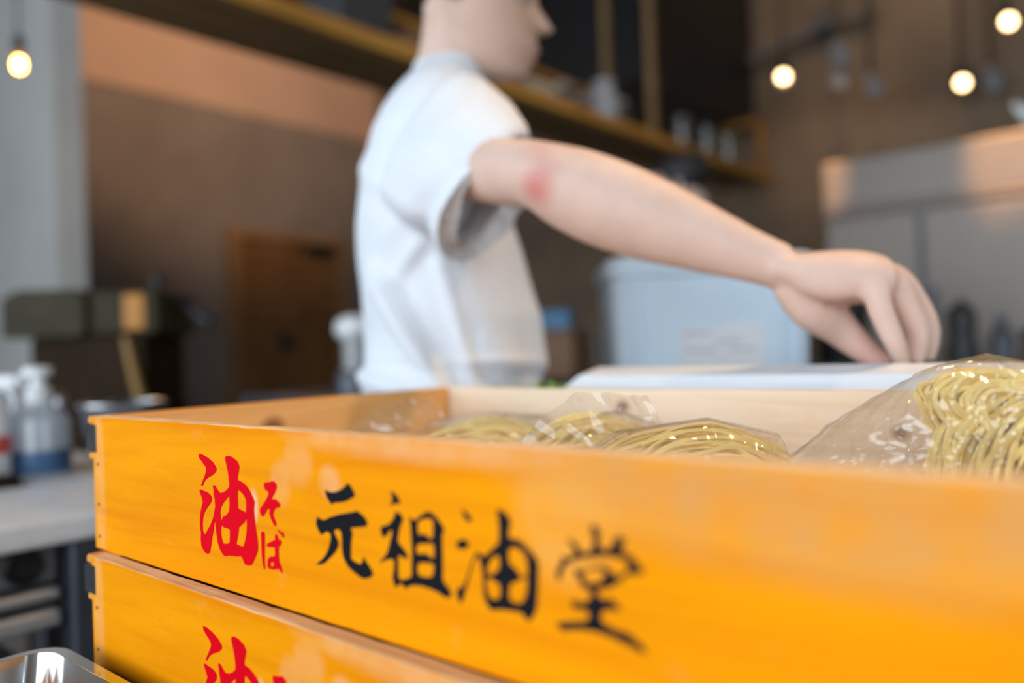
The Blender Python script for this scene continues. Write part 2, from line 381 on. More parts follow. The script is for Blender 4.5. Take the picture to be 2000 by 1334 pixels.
# ------------------------------------------------------------------ stacked noodle crates
L, D, H, T = .62, .377, .1, .012
GLYPHS = {   # painted characters: outlines and holes in tenths of a millimetre, measured from the top left corner of the board
 'oil_red': [[1540,-190,1576,-191,1652,-208,1713,-233,1752,-265,1750,-283,1715,-307,1644,-334,1608,-354,1578,-389,1559,-389,1580,-360,1610,-322,1631,-285,1621,-264,1580,-238,1546,-215],[1856,-195,1872,-184,1903,-181,1947,-189,1991,-207,2013,-233,2010,-257,1995,-292,1991,-320,2035,-326,2084,-346,2125,-376,2153,-410,2167,-432,2158,-473,2160,-512,2167,-558,2175,-604,2185,-642,2190,-681,2184,-715,2158,-752,2132,-786,2110,-806,2063,-814,2038,-807,2021,-782,2003,-768,1952,-778,1874,-783,1827,-794,1801,-790,1763,-760,1744,-727,1731,-680,1723,-631,1718,-593,1708,-605,1695,-649,1678,-693,1661,-745,1642,-798,1623,-806,1595,-808,1567,-794,1541,-769,1536,-726,1541,-689,1533,-654,1532,-611,1543,-559,1563,-513,1576,-487,1560,-456,1540,-429,1541,-414,1576,-417,1639,-425,1677,-441,1685,-462,1670,-488,1626,-521,1592,-553,1573,-584,1563,-629,1564,-672,1578,-690,1598,-687,1618,-664,1662,-621,1699,-570,1712,-533,1724,-504,1722,-462,1712,-420,1705,-385,1711,-372,1735,-379,1757,-399,1783,-414,1824,-407,1864,-389,1892,-369,1897,-348,1889,-300,1878,-260,1865,-226],[1891,-423,1865,-437,1820,-473,1791,-504,1780,-533,1783,-578,1793,-579,1815,-556,1856,-539,1884,-515,1892,-473],[1795,-607,1818,-620,1870,-622,1886,-626,1885,-667,1878,-706,1838,-717,1803,-719,1789,-693,1782,-659,1786,-624],[1990,-378,2013,-383,2049,-400,2073,-424,2077,-461,2071,-503,2044,-498,1988,-489,1984,-450,1986,-409],[2073,-532,2077,-562,2072,-610,2060,-652,2043,-688,2029,-708,2000,-708,1954,-703,1968,-670,1983,-627,1988,-600,2020,-582,2053,-561],],
 'so_red': [[2272,-310,2296,-307,2331,-302,2349,-295,2372,-295,2394,-310,2398,-328,2383,-352,2361,-377,2343,-398,2383,-394,2403,-405,2425,-416,2429,-428,2415,-437,2386,-444,2366,-457,2355,-484,2360,-497,2376,-518,2384,-536,2372,-547,2358,-544,2342,-525,2326,-504,2315,-482,2320,-462,2313,-453,2293,-465,2274,-487,2256,-505,2238,-507,2221,-489,2220,-466,2247,-444,2278,-414,2303,-386,2314,-365,2305,-358,2279,-352,2269,-333],],
 'ba_red': [[2223,-604,2235,-593,2254,-593,2262,-606,2261,-646,2256,-699,2253,-752,2254,-804,2244,-809,2232,-781,2225,-736,2223,-690,2223,-644],[2370,-591,2384,-592,2396,-609,2399,-618,2422,-617,2430,-630,2420,-647,2400,-659,2397,-679,2397,-711,2401,-743,2419,-766,2432,-796,2420,-801,2395,-785,2373,-786,2338,-796,2298,-797,2281,-787,2283,-754,2293,-736,2319,-724,2348,-720,2360,-710,2359,-668,2322,-671,2287,-674,2273,-667,2294,-651,2330,-637,2365,-622,2364,-600],[2317,-759,2335,-753,2348,-760,2342,-774,2322,-781,2308,-773],[2396,-566,2408,-564,2430,-576,2447,-569,2458,-597,2445,-604,2429,-590,2409,-583,2398,-576],],
 'origin_black': [[2842,-300,2859,-306,2897,-309,2935,-303,2977,-288,3015,-267,3032,-251,3044,-254,3063,-270,3086,-296,3087,-311,3068,-321,3023,-341,2973,-354,2915,-362,2900,-373,2889,-368,2869,-352,2849,-330],[2769,-449,2786,-457,2812,-463,2838,-457,2877,-440,2945,-420,3020,-403,3081,-390,3093,-383,3116,-388,3147,-402,3170,-417,3180,-435,3176,-450,3152,-458,3097,-467,3048,-475,3059,-505,3049,-541,3043,-582,3042,-628,3056,-639,3087,-646,3115,-650,3131,-635,3143,-606,3155,-622,3181,-645,3203,-666,3211,-680,3205,-693,3178,-707,3139,-718,3108,-713,3061,-696,3018,-677,2995,-653,2977,-627,2971,-597,2971,-551,2969,-511,2958,-497,2937,-495,2912,-503,2911,-521,2931,-541,2944,-565,2935,-592,2910,-621,2866,-653,2826,-683,2804,-694,2751,-706,2760,-695,2805,-665,2832,-640,2855,-608,2874,-569,2880,-537,2868,-523,2852,-518,2826,-526,2803,-542,2790,-536,2770,-514,2755,-487],],
 'ancestor_black': [[3363,-262,3382,-266,3407,-278,3424,-298,3430,-311,3416,-317,3383,-320,3368,-328,3355,-334,3360,-326,3371,-310,3374,-293],[3399,-355,3424,-362,3444,-379,3447,-390,3432,-411,3417,-441,3402,-495,3417,-510,3441,-526,3461,-544,3471,-559,3463,-570,3445,-571,3421,-564,3401,-564,3402,-600,3400,-638,3400,-671,3416,-678,3441,-672,3473,-660,3493,-647,3496,-605,3499,-553,3501,-510,3499,-464,3498,-417,3493,-385,3487,-371,3494,-372,3514,-382,3538,-378,3563,-358,3594,-341,3621,-331,3641,-334,3669,-349,3697,-371,3719,-393,3721,-406,3708,-428,3706,-464,3706,-523,3705,-582,3701,-632,3716,-648,3738,-662,3751,-682,3752,-702,3729,-708,3710,-708,3672,-696,3627,-688,3567,-684,3513,-688,3471,-700,3453,-714,3442,-713,3427,-700,3407,-698,3393,-711,3383,-721,3374,-716,3363,-697,3357,-674,3367,-643,3372,-619,3371,-595,3359,-588,3333,-593,3304,-602,3273,-616,3262,-617,3278,-604,3308,-580,3326,-558,3341,-522,3357,-482,3366,-452,3359,-448,3344,-455,3325,-476,3305,-492,3295,-487,3282,-467,3282,-450,3293,-436,3327,-430,3357,-412,3380,-386,3392,-363],[3547,-393,3569,-376,3609,-365,3636,-364,3650,-372,3650,-408,3646,-447,3628,-456,3609,-447,3589,-437,3569,-445,3548,-444,3545,-421],[3536,-499,3556,-488,3597,-483,3644,-475,3651,-490,3649,-538,3634,-543,3611,-532,3588,-527,3561,-535,3537,-536,3531,-520],[3540,-584,3559,-576,3599,-571,3636,-567,3647,-577,3643,-605,3633,-627,3603,-637,3563,-638,3543,-635,3533,-618],],
 'oil_black': [[3836,-298,3852,-302,3875,-317,3894,-335,3899,-344,3881,-348,3858,-345,3850,-328],[3792,-457,3813,-439,3842,-430,3865,-436,3874,-452,3856,-468,3831,-477,3807,-475],[3791,-660,3807,-649,3832,-639,3850,-604,3871,-561,3889,-518,3909,-487,3922,-476,3938,-480,3953,-487,3972,-483,3999,-460,4027,-437,4048,-420,4053,-383,4053,-339,4049,-301,4041,-285,4060,-275,4085,-283,4110,-302,4120,-323,4111,-354,4104,-385,4127,-393,4156,-389,4187,-404,4221,-429,4251,-452,4263,-476,4259,-527,4255,-581,4249,-641,4243,-668,4223,-702,4201,-722,4187,-717,4167,-696,4132,-695,4074,-700,4029,-706,4003,-715,3984,-708,3963,-687,3952,-661,3951,-605,3949,-560,3943,-527,3933,-503,3918,-494,3903,-510,3884,-553,3868,-590,3852,-633,3843,-657,3829,-694,3816,-716,3804,-713,3789,-689],[4040,-474,4017,-483,3993,-508,3978,-539,3976,-559,3995,-564,4022,-549,4045,-531,4050,-500,4049,-478],[3979,-581,3970,-602,3973,-629,3983,-656,4001,-666,4031,-661,4047,-644,4050,-616,4042,-593,4020,-588,3998,-578],[4119,-430,4147,-426,4175,-436,4196,-454,4203,-480,4203,-531,4181,-543,4160,-543,4154,-528,4133,-512,4108,-500,4101,-476,4103,-445],[4202,-545,4196,-597,4184,-631,4166,-651,4141,-658,4112,-655,4098,-644,4100,-608,4108,-584,4134,-572,4156,-560,4170,-550],],
 'hall_black': [[4526,-291,4545,-284,4562,-294,4569,-314,4567,-344,4568,-364,4580,-372,4598,-372,4613,-362,4628,-346,4638,-327,4650,-311,4665,-314,4684,-328,4675,-344,4669,-355,4671,-367,4688,-374,4713,-385,4737,-406,4753,-425,4761,-439,4741,-443,4708,-447,4685,-455,4670,-467,4658,-484,4634,-497,4613,-513,4577,-524,4555,-530,4549,-546,4560,-562,4581,-563,4605,-556,4625,-563,4645,-579,4656,-589,4633,-596,4603,-599,4576,-607,4564,-621,4560,-639,4571,-654,4595,-662,4635,-671,4670,-669,4698,-680,4731,-698,4752,-714,4760,-727,4746,-733,4713,-725,4679,-718,4634,-708,4587,-701,4539,-698,4478,-702,4414,-714,4379,-725,4363,-719,4341,-700,4364,-694,4416,-680,4467,-670,4492,-663,4506,-645,4506,-630,4494,-622,4456,-624,4434,-625,4425,-609,4420,-594,4432,-593,4457,-598,4489,-592,4511,-576,4520,-556,4515,-542,4497,-538,4479,-536,4470,-519,4455,-496,4437,-473,4457,-469,4494,-465,4525,-450,4568,-437,4592,-436,4610,-447,4632,-466,4658,-461,4682,-441,4695,-419,4687,-406,4664,-396,4629,-395,4582,-400,4521,-413,4458,-429,4416,-448,4389,-476,4378,-503,4367,-531,4358,-522,4353,-497,4367,-469,4384,-445,4382,-430,4395,-428,4417,-430,4433,-418,4447,-406,4444,-391,4432,-377,4414,-353,4430,-354,4448,-367,4464,-370,4469,-387,4481,-398,4503,-398,4522,-387,4532,-374,4539,-352,4537,-328,4531,-308],[4484,-487,4497,-469,4525,-460,4562,-452,4583,-454,4585,-471,4572,-490,4547,-507,4517,-512,4492,-508],],
}

def painted(name, loops, mat, parent, y):
    cu_ = bpy.data.curves.new('t', 'CURVE'); cu_.dimensions = '2D'; cu_.fill_mode = 'BOTH'; cu_.extrude = .00015
    for lp in loops:
        pts = [(lp[i] / 1e4, lp[i + 1] / 1e4) for i in range(0, len(lp), 2)]
        s = cu_.splines.new('POLY'); s.use_cyclic_u = True; s.points.add(len(pts) - 1)
        for p, (x, z) in zip(s.points, pts): p.co = (x, z, 0, 1)
    o = bpy.data.objects.new('t', cu_); C.objects.link(o)
    dg = bpy.context.evaluated_depsgraph_get(); me = bpy.data.meshes.new_from_object(o.evaluated_get(dg))
    bpy.data.objects.remove(o)
    me.transform(Matrix.Rotation(PI / 2, 4, 'X')); me.transform(Matrix.Translation((0, y, 0)))
    me.materials.clear(); me.materials.append(mat); me.name = name
    return link(bpy.data.objects.new(name, me), parent)

def board(name, lo, hi, mats, parent, pick, bevel=.0012):
    """mats[pick(normal)] for each face"""
    bm = Box(lo, hi, bevel, 2); bm.normal_update()
    for f in bm.faces: f.material_index = pick(f.normal)
    return obj(name, bm, mats, parent)
def noisy_edge(o, axis, amp, cuts=60):
    """dents along the top and bottom edges of a board"""
    bm = bmesh.new(); bm.from_mesh(o.data)
    es = [e for e in bm.edges if abs((e.verts[0].co - e.verts[1].co)[axis]) > .3]
    bmesh.ops.subdivide_edges(bm, edges=es, cuts=cuts, use_grid_fill=True)
    z0 = min(v.co.z for v in bm.verts); z1 = max(v.co.z for v in bm.verts)
    for v in bm.verts:
        n = noise.noise(V((v.co.x * 55, v.co.y * 8, v.co.z * 9)))
        if v.co.z > z1 - .002: v.co.z -= max(0, n) * amp
        if v.co.z < z0 + .002: v.co.z += max(0, n - .1) * amp * .5
    bm.to_mesh(o.data); bm.free()

def make_crate(loc, label):
    t = thing('noodle_crate', label, 'crate', loc, 0, 'stacked orange noodle crates')
    f = board('front_board', (-.006, 0, -H), (L, T, 0), [M['paint_orange'], M['raw_rim'], M['inner_pale']], t, lambda n: 1 if abs(n.z) > .6 else (2 if n.y > .5 else 0))
    noisy_edge(f, 0, .0012)
    b = board('back_board', (-.006, D - T, -H), (L, D, 0), [M['side_orange'], M['raw_rim'], M['inner_pale']], t, lambda n: 1 if abs(n.z) > .6 else (2 if n.y < -.5 else 0))
    for x0, x1 in ((-.006, T), (L - T, L)):
        s = board('side_board', (x0, T, -H), (x1, D - T, 0), [M['side_orange'], M['side_orange'], M['inner_side']], t, lambda n, a=x0: 1 if abs(n.z) > .6 else (2 if (n.x > .5) == (a < .1) and abs(n.x) > .5 else 0))
    obj('base_board', Box((T, T, -H), (L - T, D - T, -H + .008)), M['base_wood'], t)
    # grip rails along both ends with a black lacquered strip let in between
    for s, x in ((-1, -.006), (1, L)):
        for z0, z1, e in ((-.0065, -.0005, .0105), (-.0335, -.0275, .0095)):
            a, c2 = sorted((x, x + s * e))
            obj('grip_rail', Box((a, .001, z0), (c2, D - .001, z1), .0012), M['side_orange'], t)
        a, c2 = sorted((x - s * .0075, x + s * .0100))
        cl = obj('corner_clasp', Box((a, -.0012, -.0275), (c2, .05, -.0065), .0012), M['black_metal'], t)
        cl['label'] = 'black metal corner clasp between two grip rails'
        a, c2 = sorted((x + s * .0, x + s * .0072))
        obj('grip_strip', Box((a, .05, -.0272), (c2, D - .004, -.0068)), M['black_metal'], t)
    for nm, lps in GLYPHS.items():
        red = nm.endswith('red')
        g = painted('painted_character', lps, M['red_paint' if red else 'black_paint'], t, -.0002)
        g['label'] = 'red painted brush character' if red else 'black painted brush character'
    bm = bmesh.new()
    for x, z in ((.003, -.036), (.003, -.066), (.003, -.09)):
        r = bmesh.ops.create_cone(bm, cap_ends=True, segments=10, radius1=.0011, radius2=.0011, depth=.0008)
        for v in r['verts']: v.co = V((v.co.x + x, v.co.z - .0002, v.co.y + z))
    n = obj('nail_head', bm, M['dark_steel'], t); n['kind'] = 'stuff'
    return t
make_crate((0, 0, .94), 'upper orange wooden crate, open and holding bagged noodles')
make_crate((.0225, -.0125, .84), 'lower orange wooden crate, directly under the open noodle crate')

# ------------------------------------------------------------------ the table under the crates
t = thing('work_table', 'brown wooden work table carrying the stacked orange crates', 'table', (0, 0, 0))
obj('tabletop', Box((-.005, -.42, .705), (1.35, 1.22, .74), .004), M['table_wood'], t)
for x in (.05, 1.28):
    for y in (-.36, 1.14): obj('leg', Box((x - .03, y - .03, 0), (x + .03, y + .03, .705), .004), M['table_wood'], t)
for y in (-.36, 1.14): obj('apron_rail', Box((.08, y - .012, .62), (1.25, y + .012, .705)), M['table_wood'], t)

# steel tray at the front corner of the table
def tray(name, label, loc, lx, ly, h, mat, rim=.008, rad=.016, cat='tray'):
    t = thing(name, label, cat, loc)
    def rr(x0, y0, x1, y1, r, z, n=5):
        pts = []
        for cx, cy, a0 in ((x1 - r, y1 - r, 0), (x0 + r, y1 - r, 90), (x0 + r, y0 + r, 180), (x1 - r, y0 + r, 270)):
            for i in range(n + 1):
                a = math.radians(a0 + 90 * i / n); pts.append(V((cx + r * math.cos(a), cy + r * math.sin(a), z)))
        return pts
    bm = bmesh.new(); k = .006
    loft(bm, [rr(k, k, lx - k, ly - k, rad, .0), rr(0, 0, lx, ly, rad, h - .001), rr(0, 0, lx, ly, rad, h - .0008), ], cap=False)
    loft(bm, [rr(k, k, lx - k, ly - k, rad, .0)[::-1], rr(k + .03, k + .03, lx - k - .03, ly - k - .03, rad, .0)[::-1]], cap=False)
    bm.faces.new([bm.verts.new(p) for p in rr(k + .03, k + .03, lx - k - .03, ly - k - .03, rad, .0)])
    loft(bm, [rr(k + .0015, k + .0015, lx - k - .0015, ly - k - .0015, rad, .0012), rr(.0015, .0015, lx - .0015, ly - .0015, rad, h)], cap=False)
    bm.faces.new([bm.verts.new(p) for p in rr(k + .0015, k + .0015, lx - k - .0015, ly - k - .0015, rad, .0012)])
    bmesh.ops.remove_doubles(bm, verts=bm.verts[:], dist=1e-5)
    obj('pan_body', bm, mat, t, smooth=True, recalc=True)
    bm = bmesh.new(); g = rim
    loft(bm, [rr(.001, .001, lx - .001, ly - .001, rad, h), rr(-g, -g, lx + g, ly + g, rad + g, h), rr(-g - .001, -g - .001, lx + g + .001, ly + g + .001, rad + g, h - .003), rr(-g, -g, lx + g, ly + g, rad + g, h - .004), rr(.001, .001, lx - .001, ly - .001, rad, h - .0015)], cap=False)
    obj('rolled_rim', bm, mat, t, smooth=True)
    return t
tray('steel_tray', 'shiny empty steel tray in front of the lower crate', (.011, -.295, .74), .34, .256, .040, M['pan_steel'], rim=.007)

# satin steel ledge behind the crates
t = thing('steel_ledge', 'pale satin steel ledge running behind the open crate', 'ledge', (.112, .42, .74))
bm = bmesh.new()
prof = [(.0, 0), (.0, .188), (.010, .202), (.014, .2095), (.050, .2165), (.056, .2165), (.060, .212), (.060, 0)]
rings = []
for x, f in ((0, 1), (.026, 0), (1.15, 0)):
    rings.append([V((x + (0 if f == 0 else 0), y, z if (f == 0 or z < .19) else .19 + (z - .19) * .05)) for y, z in prof])
loft(bm, rings); obj('ledge_body', bm, M['ledge_steel'], t)
obj('base_plate', Box((-.004, -.004, 0), (1.154, .064, .010), .002), M['steel'], t)

# scale with a tray of noodles behind the ledge, where the hand picks
t = thing('kitchen_scale', 'grey kitchen scale behind the steel ledge under the reaching hand', 'scale', (.43, .63, .74), 0)
obj('scale_body', Box((-.11, -.09, 0), (.11, .09, .13), .008, 2), M['grey_plastic'], t)
obj('platform', Box((-.10, -.085, .13), (.10, .085, .142), .003), M['steel'], t)
tray('weighing_tray', 'steel weighing tray of noodles on the grey kitchen scale', (.29, .525, .882), .28, .20, .045, M['steel'])

def strands(bm, n, fn, rad=.0016, seg=20, sides=5):
    for i in range(n):
        tube(bm, [fn(i, j / (seg - 1)) for j in range(seg)], rad * R.uniform(.85, 1.15), sides, True)
def nest(n, a, b, c, rad=.0016, flow=0.0, seed=1):
    """a skein of long wavy noodles folded round itself, filling an ellipsoid a x b x c"""
    rr = random.Random(seed); bm = bmesh.new()
    for i in range(n):
        y0 = rr.uniform(-.95, .95); k = math.sqrt(max(.08, 1 - y0 * y0 * .85)); ra = rr.uniform(.55, 1.0); rc = rr.uniform(.35, 1.0)
        f0 = rr.choice((0, PI)) + rr.uniform(-.5, .5); sp = rr.uniform(1.1, 1.8) * PI
        w = rr.uniform(.03, .08); ph = rr.uniform(0, 6.28); fr = rr.uniform(10, 16); tw = rr.gauss(0, .18) + flow; ox = rr.uniform(-.08, .08)
        pts = []
        for j in range(24):
            s = j / 23; fi = f0 + sp * s; cx = math.cos(fi); sz = math.sin(fi)
            x = k * ra * cx + ox; y = y0 + w * math.sin(fr * s + ph) + tw * cx * .5; z = k * rc * sz + .06 * math.sin(fr * .8 * s + ph * 2) + .05 * cx * tw
            pts.append(V((a * x, b * y, c * z)))
        tube(bm, pts, rad * rr.uniform(.85, 1.2), 5, True)
    return bm
tn = obj('noodle_portion', nest(60, .10, .07, .030, .0016, .1, 31), M['noodle'], None, smooth=True, loc=(.43, .625, .915))
tag(tn, 'loose yellow noodles lying in the steel weighing tray under the hand', 'noodles'); tn['kind'] = 'stuff'

# ------------------------------------------------------------------ bags of noodles in the open crate
def film_bag(outline, thick, crump, seed, nx=150, nr=38):
    """a closed crumpled film envelope: outline in the local xz plane, bulging along y"""
    rr = random.Random(seed)
    W = [(rr.uniform(-1, 1), rr.uniform(-1, 1), rr.uniform(0, 6.3), rr.uniform(45, 230)) for _ in range(10)]
    def cr(x, z, s):
        return sum((1 - abs(math.sin((x * a + z * b) * f / max(.3, math.hypot(a, b)) + p + s + 2.5 * noise.noise(V((x * 22, z * 22, p)))))) ** 3 for a, b, p, f in W) / 8
    n = len(outline); cx = sum(p[0] for p in outline) / n; cz = sum(p[1] for p in outline) / n
    B = []
    for i in range(nx):
        u = i / nx * n; k = int(u); f = u - k; p, q = outline[k % n], outline[(k + 1) % n]
        B.append((p[0] + (q[0] - p[0]) * f, p[1] + (q[1] - p[1]) * f))
    bm = bmesh.new(); sides = []
    rim = None
    for sgn in (-1, 1):
        rows = []
        for j in range(nr + 1):
            s = j / nr
            if j == nr and rim: rows.append(rim); continue
            row = []
            for i, (bx, bz) in enumerate(B):
                x = cx + (bx - cx) * s; z = cz + (bz - cz) * s
                y = sgn * thick * math.sqrt(max(0, 1 - s ** 2.4)) + (cr(x, z, sgn) - .35) * crump * (sgn if s < .98 else .4)
                if j == 0 and i > 0: row.append(row[0]); continue
                row.append(bm.verts.new((x, y, z)))
            if j == nr: rim = row
            rows.append(row)
        for a, b in zip(rows, rows[1:]):
            for i in range(nx):
                k = (i + 1) % nx
                q = [a[i], a[k], b[k], b[i]] if a[i] is not a[k] else [a[i], b[k], b[i]]
                try: bm.faces.new(q)
                except ValueError: pass
    return bm
def flap(pts0, pts1, crump, seed, n=40, m=8):
    """a loose crumpled tail of film between two polylines"""
    rr = random.Random(seed); bm = bmesh.new()
    A = smoothpts(pts0, 12); Bq = smoothpts(pts1, 12); n = min(len(A), len(Bq)); g = []
    ph = [rr.uniform(0, 6.3) for _ in range(6)]
    for i in range(n):
        row = []
        for j in range(m + 1):
            f = j / m; p = A[i].lerp(Bq[i], f)
            h = sum((1 - abs(math.sin(i / n * (9 + 5 * k) + ph[k] + f * (k - 1.5)))) ** 2 for k in range(3)) / 3 - .4
            row.append(bm.verts.new(p + V((0, h * crump * (.3 + f), h * crump * .4 * f))))
        g.append(row)
    for a, b in zip(g, g[1:]):
        for j in range(m): bm.faces.new((a[j], a[j + 1], b[j + 1], b[j]))
    return bm
def noodle_bag(loc, rz, label, outline, thick, crump, seed, nests, tails=()):
    t = thing('noodle_bag', label, 'bag', loc, rz, 'plastic bags of fresh noodles in the crate')
    for (n, a, b, c, off, rot, flow) in nests:
        o = obj('noodle_bundle', nest(n, a, b, c, .0017, flow, seed + n), M['noodle'], t, smooth=True)
        o.location = off; o.rotation_euler = rot; o['kind'] = 'stuff'
    obj('film', film_bag(outline, thick, crump, seed), M['film'], t, smooth=25)
    for k, (p0, p1) in enumerate(tails): obj('film_tail', flap(p0, p1, .012, seed + k), M['film'], t, smooth=25)
    return t
RZ = .7057
zc = .8495
def tall(o, k): return [(x, z * k) for x, z in o]
noodle_bag((.135, .285, zc), RZ - .15, 'low noodle bag beside the left rear corner of the crate', [(-.085, .004), (-.03, .0), (.05, .0), (.082, .006), (.086, .04), (.06, .070), (.01, .074), (-.05, .066), (-.084, .040)], .045, .009, 3,
    [(110, .074, .036, .034, (.005, 0, .036), (0, 0, 0), .1)], [([(-.075, -.02, .045), (-.06, 0, .060), (-.04, .02, .066)], [(-.125, -.02, .056), (-.095, 0, .082), (-.055, .03, .088)])])
noodle_bag((.268, .255, zc), RZ + .1, 'noodle bag with a rounded end lying in the middle of the crate', [(-.06, .003), (0, 0), (.06, .003), (.074, .03), (.068, .066), (.03, .080), (-.025, .074), (-.066, .05)], .044, .009, 11,
    [(110, .062, .034, .037, (.004, 0, .040), (0, 0, .1), -.1)])
noodle_bag((.372, .218, zc + .011), RZ + .05, 'noodle bag with a peaked film tail, third from the left side of the crate', [(-.075, .003), (0, 0), (.07, .003), (.080, .03), (.066, .058), (.02, .070), (-.04, .064), (-.082, .04)], .044, .010, 23,
    [(110, .070, .036, .032, (.010, 0, .035), (0, 0, 0), .15)],
    [([(-.075, -.03, .040), (-.05, -.02, .062), (-.01, 0, .066)], [(-.115, -.04, .055), (-.075, -.03, .090), (-.02, 0, .086)])])
noodle_bag((.526, .262, zc), RZ, 'tall noodle bag standing above the crate rim on the right', [(-.110, .0), (-.03, -.001), (.070, .0), (.088, .04), (.082, .080), (.050, .112), (.020, .119), (-.010, .113), (-.060, .088), (-.100, .060), (-.114, .028)], .038, .013, 41,
    [(130, .058, .032, .036, (.024, -.006, .056), (0, -.95, .15), .1), (100, .054, .028, .028, (.034, .006, .080), (0, .35, .1), -.1)],
    [([(-.11, -.03, .02), (-.105, -.02, .045), (-.09, 0, .06)], [(-.140, -.05, .022), (-.128, -.03, .045), (-.11, 0, .068)])])
noodle_bag((.378, .088, zc), RZ, 'flat noodle bag in front of the tall one, near the front board', [(-.06, .003), (0, 0), (.065, .003), (.076, .02), (.06, .044), (0, .050), (-.05, .042), (-.068, .018)], .036, .007, 57,
    [(80, .056, .030, .020, (0, 0, .024), (0, 0, 0), .1)])

# ------------------------------------------------------------------ people
HEAD = [  # height above the chin, front, back, half width
 (-.004, .078, .040, .016), (.004, .090, .018, .030), (.018, .097, -.008, .043), (.036, .105, -.024, .053), (.052, .103, -.036, .059), (.070, .097, -.046, .064), (.088, .091, -.055, .067),
 (.104, .088, -.065, .069), (.120, .092, -.076, .071), (.140, .096, -.084, .074), (.160, .094, -.085, .074), (.180, .084, -.080, .069), (.198, .066, -.068, .058), (.212, .040, -.052, .040), (.220, .010, -.024, .018)]
def head_point(z, xf, xb, hw, a, grow=0.0):
    cx = (xf + xb) / 2; x = cx + ((xf - xb) / 2 + grow) * math.cos(a); y = (hw + grow) * math.sin(a)
    g = lambda s, m=0.0: math.exp(-((abs(a if a < PI else a - 2 * PI) - m) / s) ** 2)
    if grow == 0:
        nz = max(0, 1 - abs(z - .074) / .012) if z < .074 else max(0, 1 - (z - .074) / .046)
        x += .025 * nz * g(.27) + .007 * nz * g(.46)
        x += .007 * math.exp(-((z - .044) / .007) ** 2) * g(.42) + .006 * math.exp(-((z - .030) / .006) ** 2) * g(.40) - .004 * math.exp(-((z - .037) / .003) ** 2) * g(.4)
        x += .006 * math.exp(-((z - .010) / .010) ** 2) * g(.45)
        x -= .010 * math.exp(-((z - .106) / .012) ** 2) * g(.24, .42)
        x += .004 * math.exp(-((z - .124) / .008) ** 2) * g(.5)
    return V((x, y, z))
def finer_head():
    P = smoothpts([(a, b, c) for a, b, c, d in HEAD], 4); W_ = smoothvals([h[3] for h in HEAD], 4)
    return [(p.x, p.y, p.z, w_) for p, w_ in zip(P, W_)]
def head_matrix(org, pitch):
    return Matrix.Translation(org) @ Matrix.Rotation(pitch, 4, 'Y')
def add_head(bm, mtx, n=56):
    loft(bm, [[mtx @ head_point(z, a, b, w_, 2 * PI * i / n) for i in range(n)] for z, a, b, w_ in finer_head()])
    for s in (-1, 1):   # ears
        k = bmesh.new(); ball(k, (0, 0, 0), 1, 2, (.019, .007, .032))
        m2 = mtx @ Matrix.Translation((-.020, s * .068, .096)) @ Matrix.Rotation(-.2, 4, 'Y') @ Matrix.Rotation(s * -.35, 4, 'Z')
        vm = [bm.verts.new(m2 @ v.co) for v in k.verts]; k.verts.index_update()
        for f in k.faces: bm.faces.new([vm[v.index] for v in f.verts])
        k.free()
def head_extras(mtx, t):
    for s in (-1, 1):
        k = bmesh.new(); ball(k, mtx @ V((.0725, s * .031, .106)), .0108, 2); ey = obj('eye', k, M['skin_eye'], t, True); k = bmesh.new(); ball(k, mtx @ V((.0800, s * .0335, .1052)), .0058, 2); obj('iris', k, M['black_plastic'], ey, True)
        k = bmesh.new(); tube(k, [mtx @ V((.094, s * .018, .122)), mtx @ V((.091, s * .034, .127)), mtx @ V((.080, s * .048, .124))], [.003, .004, .002], 6); obj('eyebrow', k, M['hair'], t, True)
    bm = bmesh.new(); n = 40; hd = [h for h in finer_head() if h[0] > .045]; rings = []
    for z, a, b, w_ in hd:
        ring = []
        for i in range(n):
            an = 2 * PI * i / n; aa = an if an < PI else an - 2 * PI
            low = .088 + .080 * max(0, min(1, (1.9 - abs(aa)) / .9))     # the hair line rises towards the forehead
            k_ = max(0, min(1, (z - low + .006) / .014)); g = -.006 + .017 * k_ * k_ * (3 - 2 * k_)
            p = head_point(z, a, b, w_, an, g + .003 * noise.noise(V((an * 6, z * 60, 0))))
            ring.append(mtx @ p)
        rings.append(ring)
    loft(bm, rings); obj('hair', bm, M['hair'], t, 60)

def person(root, rz, label, sk, sh, torso, shirt, arms, sleeves, head, pitch, neck, legs, hip, wrinkle, vox=.005):
    t = thing('person', label, 'person', root, rz)
    mtx = head_matrix(head, pitch)
    bm = bmesh.new()
    loft(bm, [ell(c, (a, 0, 0), (0, b, 0), 32) for c, a, b in torso])
    limb(bm, neck[0], neck[1], 24)
    add_head(bm, mtx)
    for a in arms:
        limb(bm, a['arm'], a['r'], 24, 5)
        for pts, rr_, fl in a.get('hand', ()): limb(bm, pts, rr_, 14, 5, fl)
    for lg in legs: limb(bm, lg[0], lg[1], 20)
    remesh('body', bm, sk, t, vox * .72, 3)
    head_extras(mtx, t)
    bm = bmesh.new()
    loft(bm, [ell(c, (a, 0, 0), (0, b, 0), 48, .92) for c, a, b in shirt])
    for rings in sleeves: loft(bm, rings)
    s = remesh('t_shirt', bm, sh, t, vox, 5, wrinkle)
    bm = bmesh.new()
    loft(bm, [ell(c, (a, 0, 0), (0, b, 0), 36) for c, a, b in hip])
    for lg in legs: limb(bm, lg[0][:-1] + [lg[0][-1] + V((0, 0, .0))], [r + .018 for r in lg[1]], 20)
    remesh('trousers', bm, M['trousers'], t, .009, 3)
    for lg in legs:
        e = lg[0][-1]; bm = bmesh.new()
        loft(bm, [ell((e.x + .06, e.y, z), (a, 0, 0), (0, b, 0), 24) for z, a, b in ((.0, .135, .048), (.02, .138, .05), (.045, .125, .046), (.08, .085, .04), (.10, .06, .036))])
        obj('shoe', bm, M['shoe'], t, True)
    return t

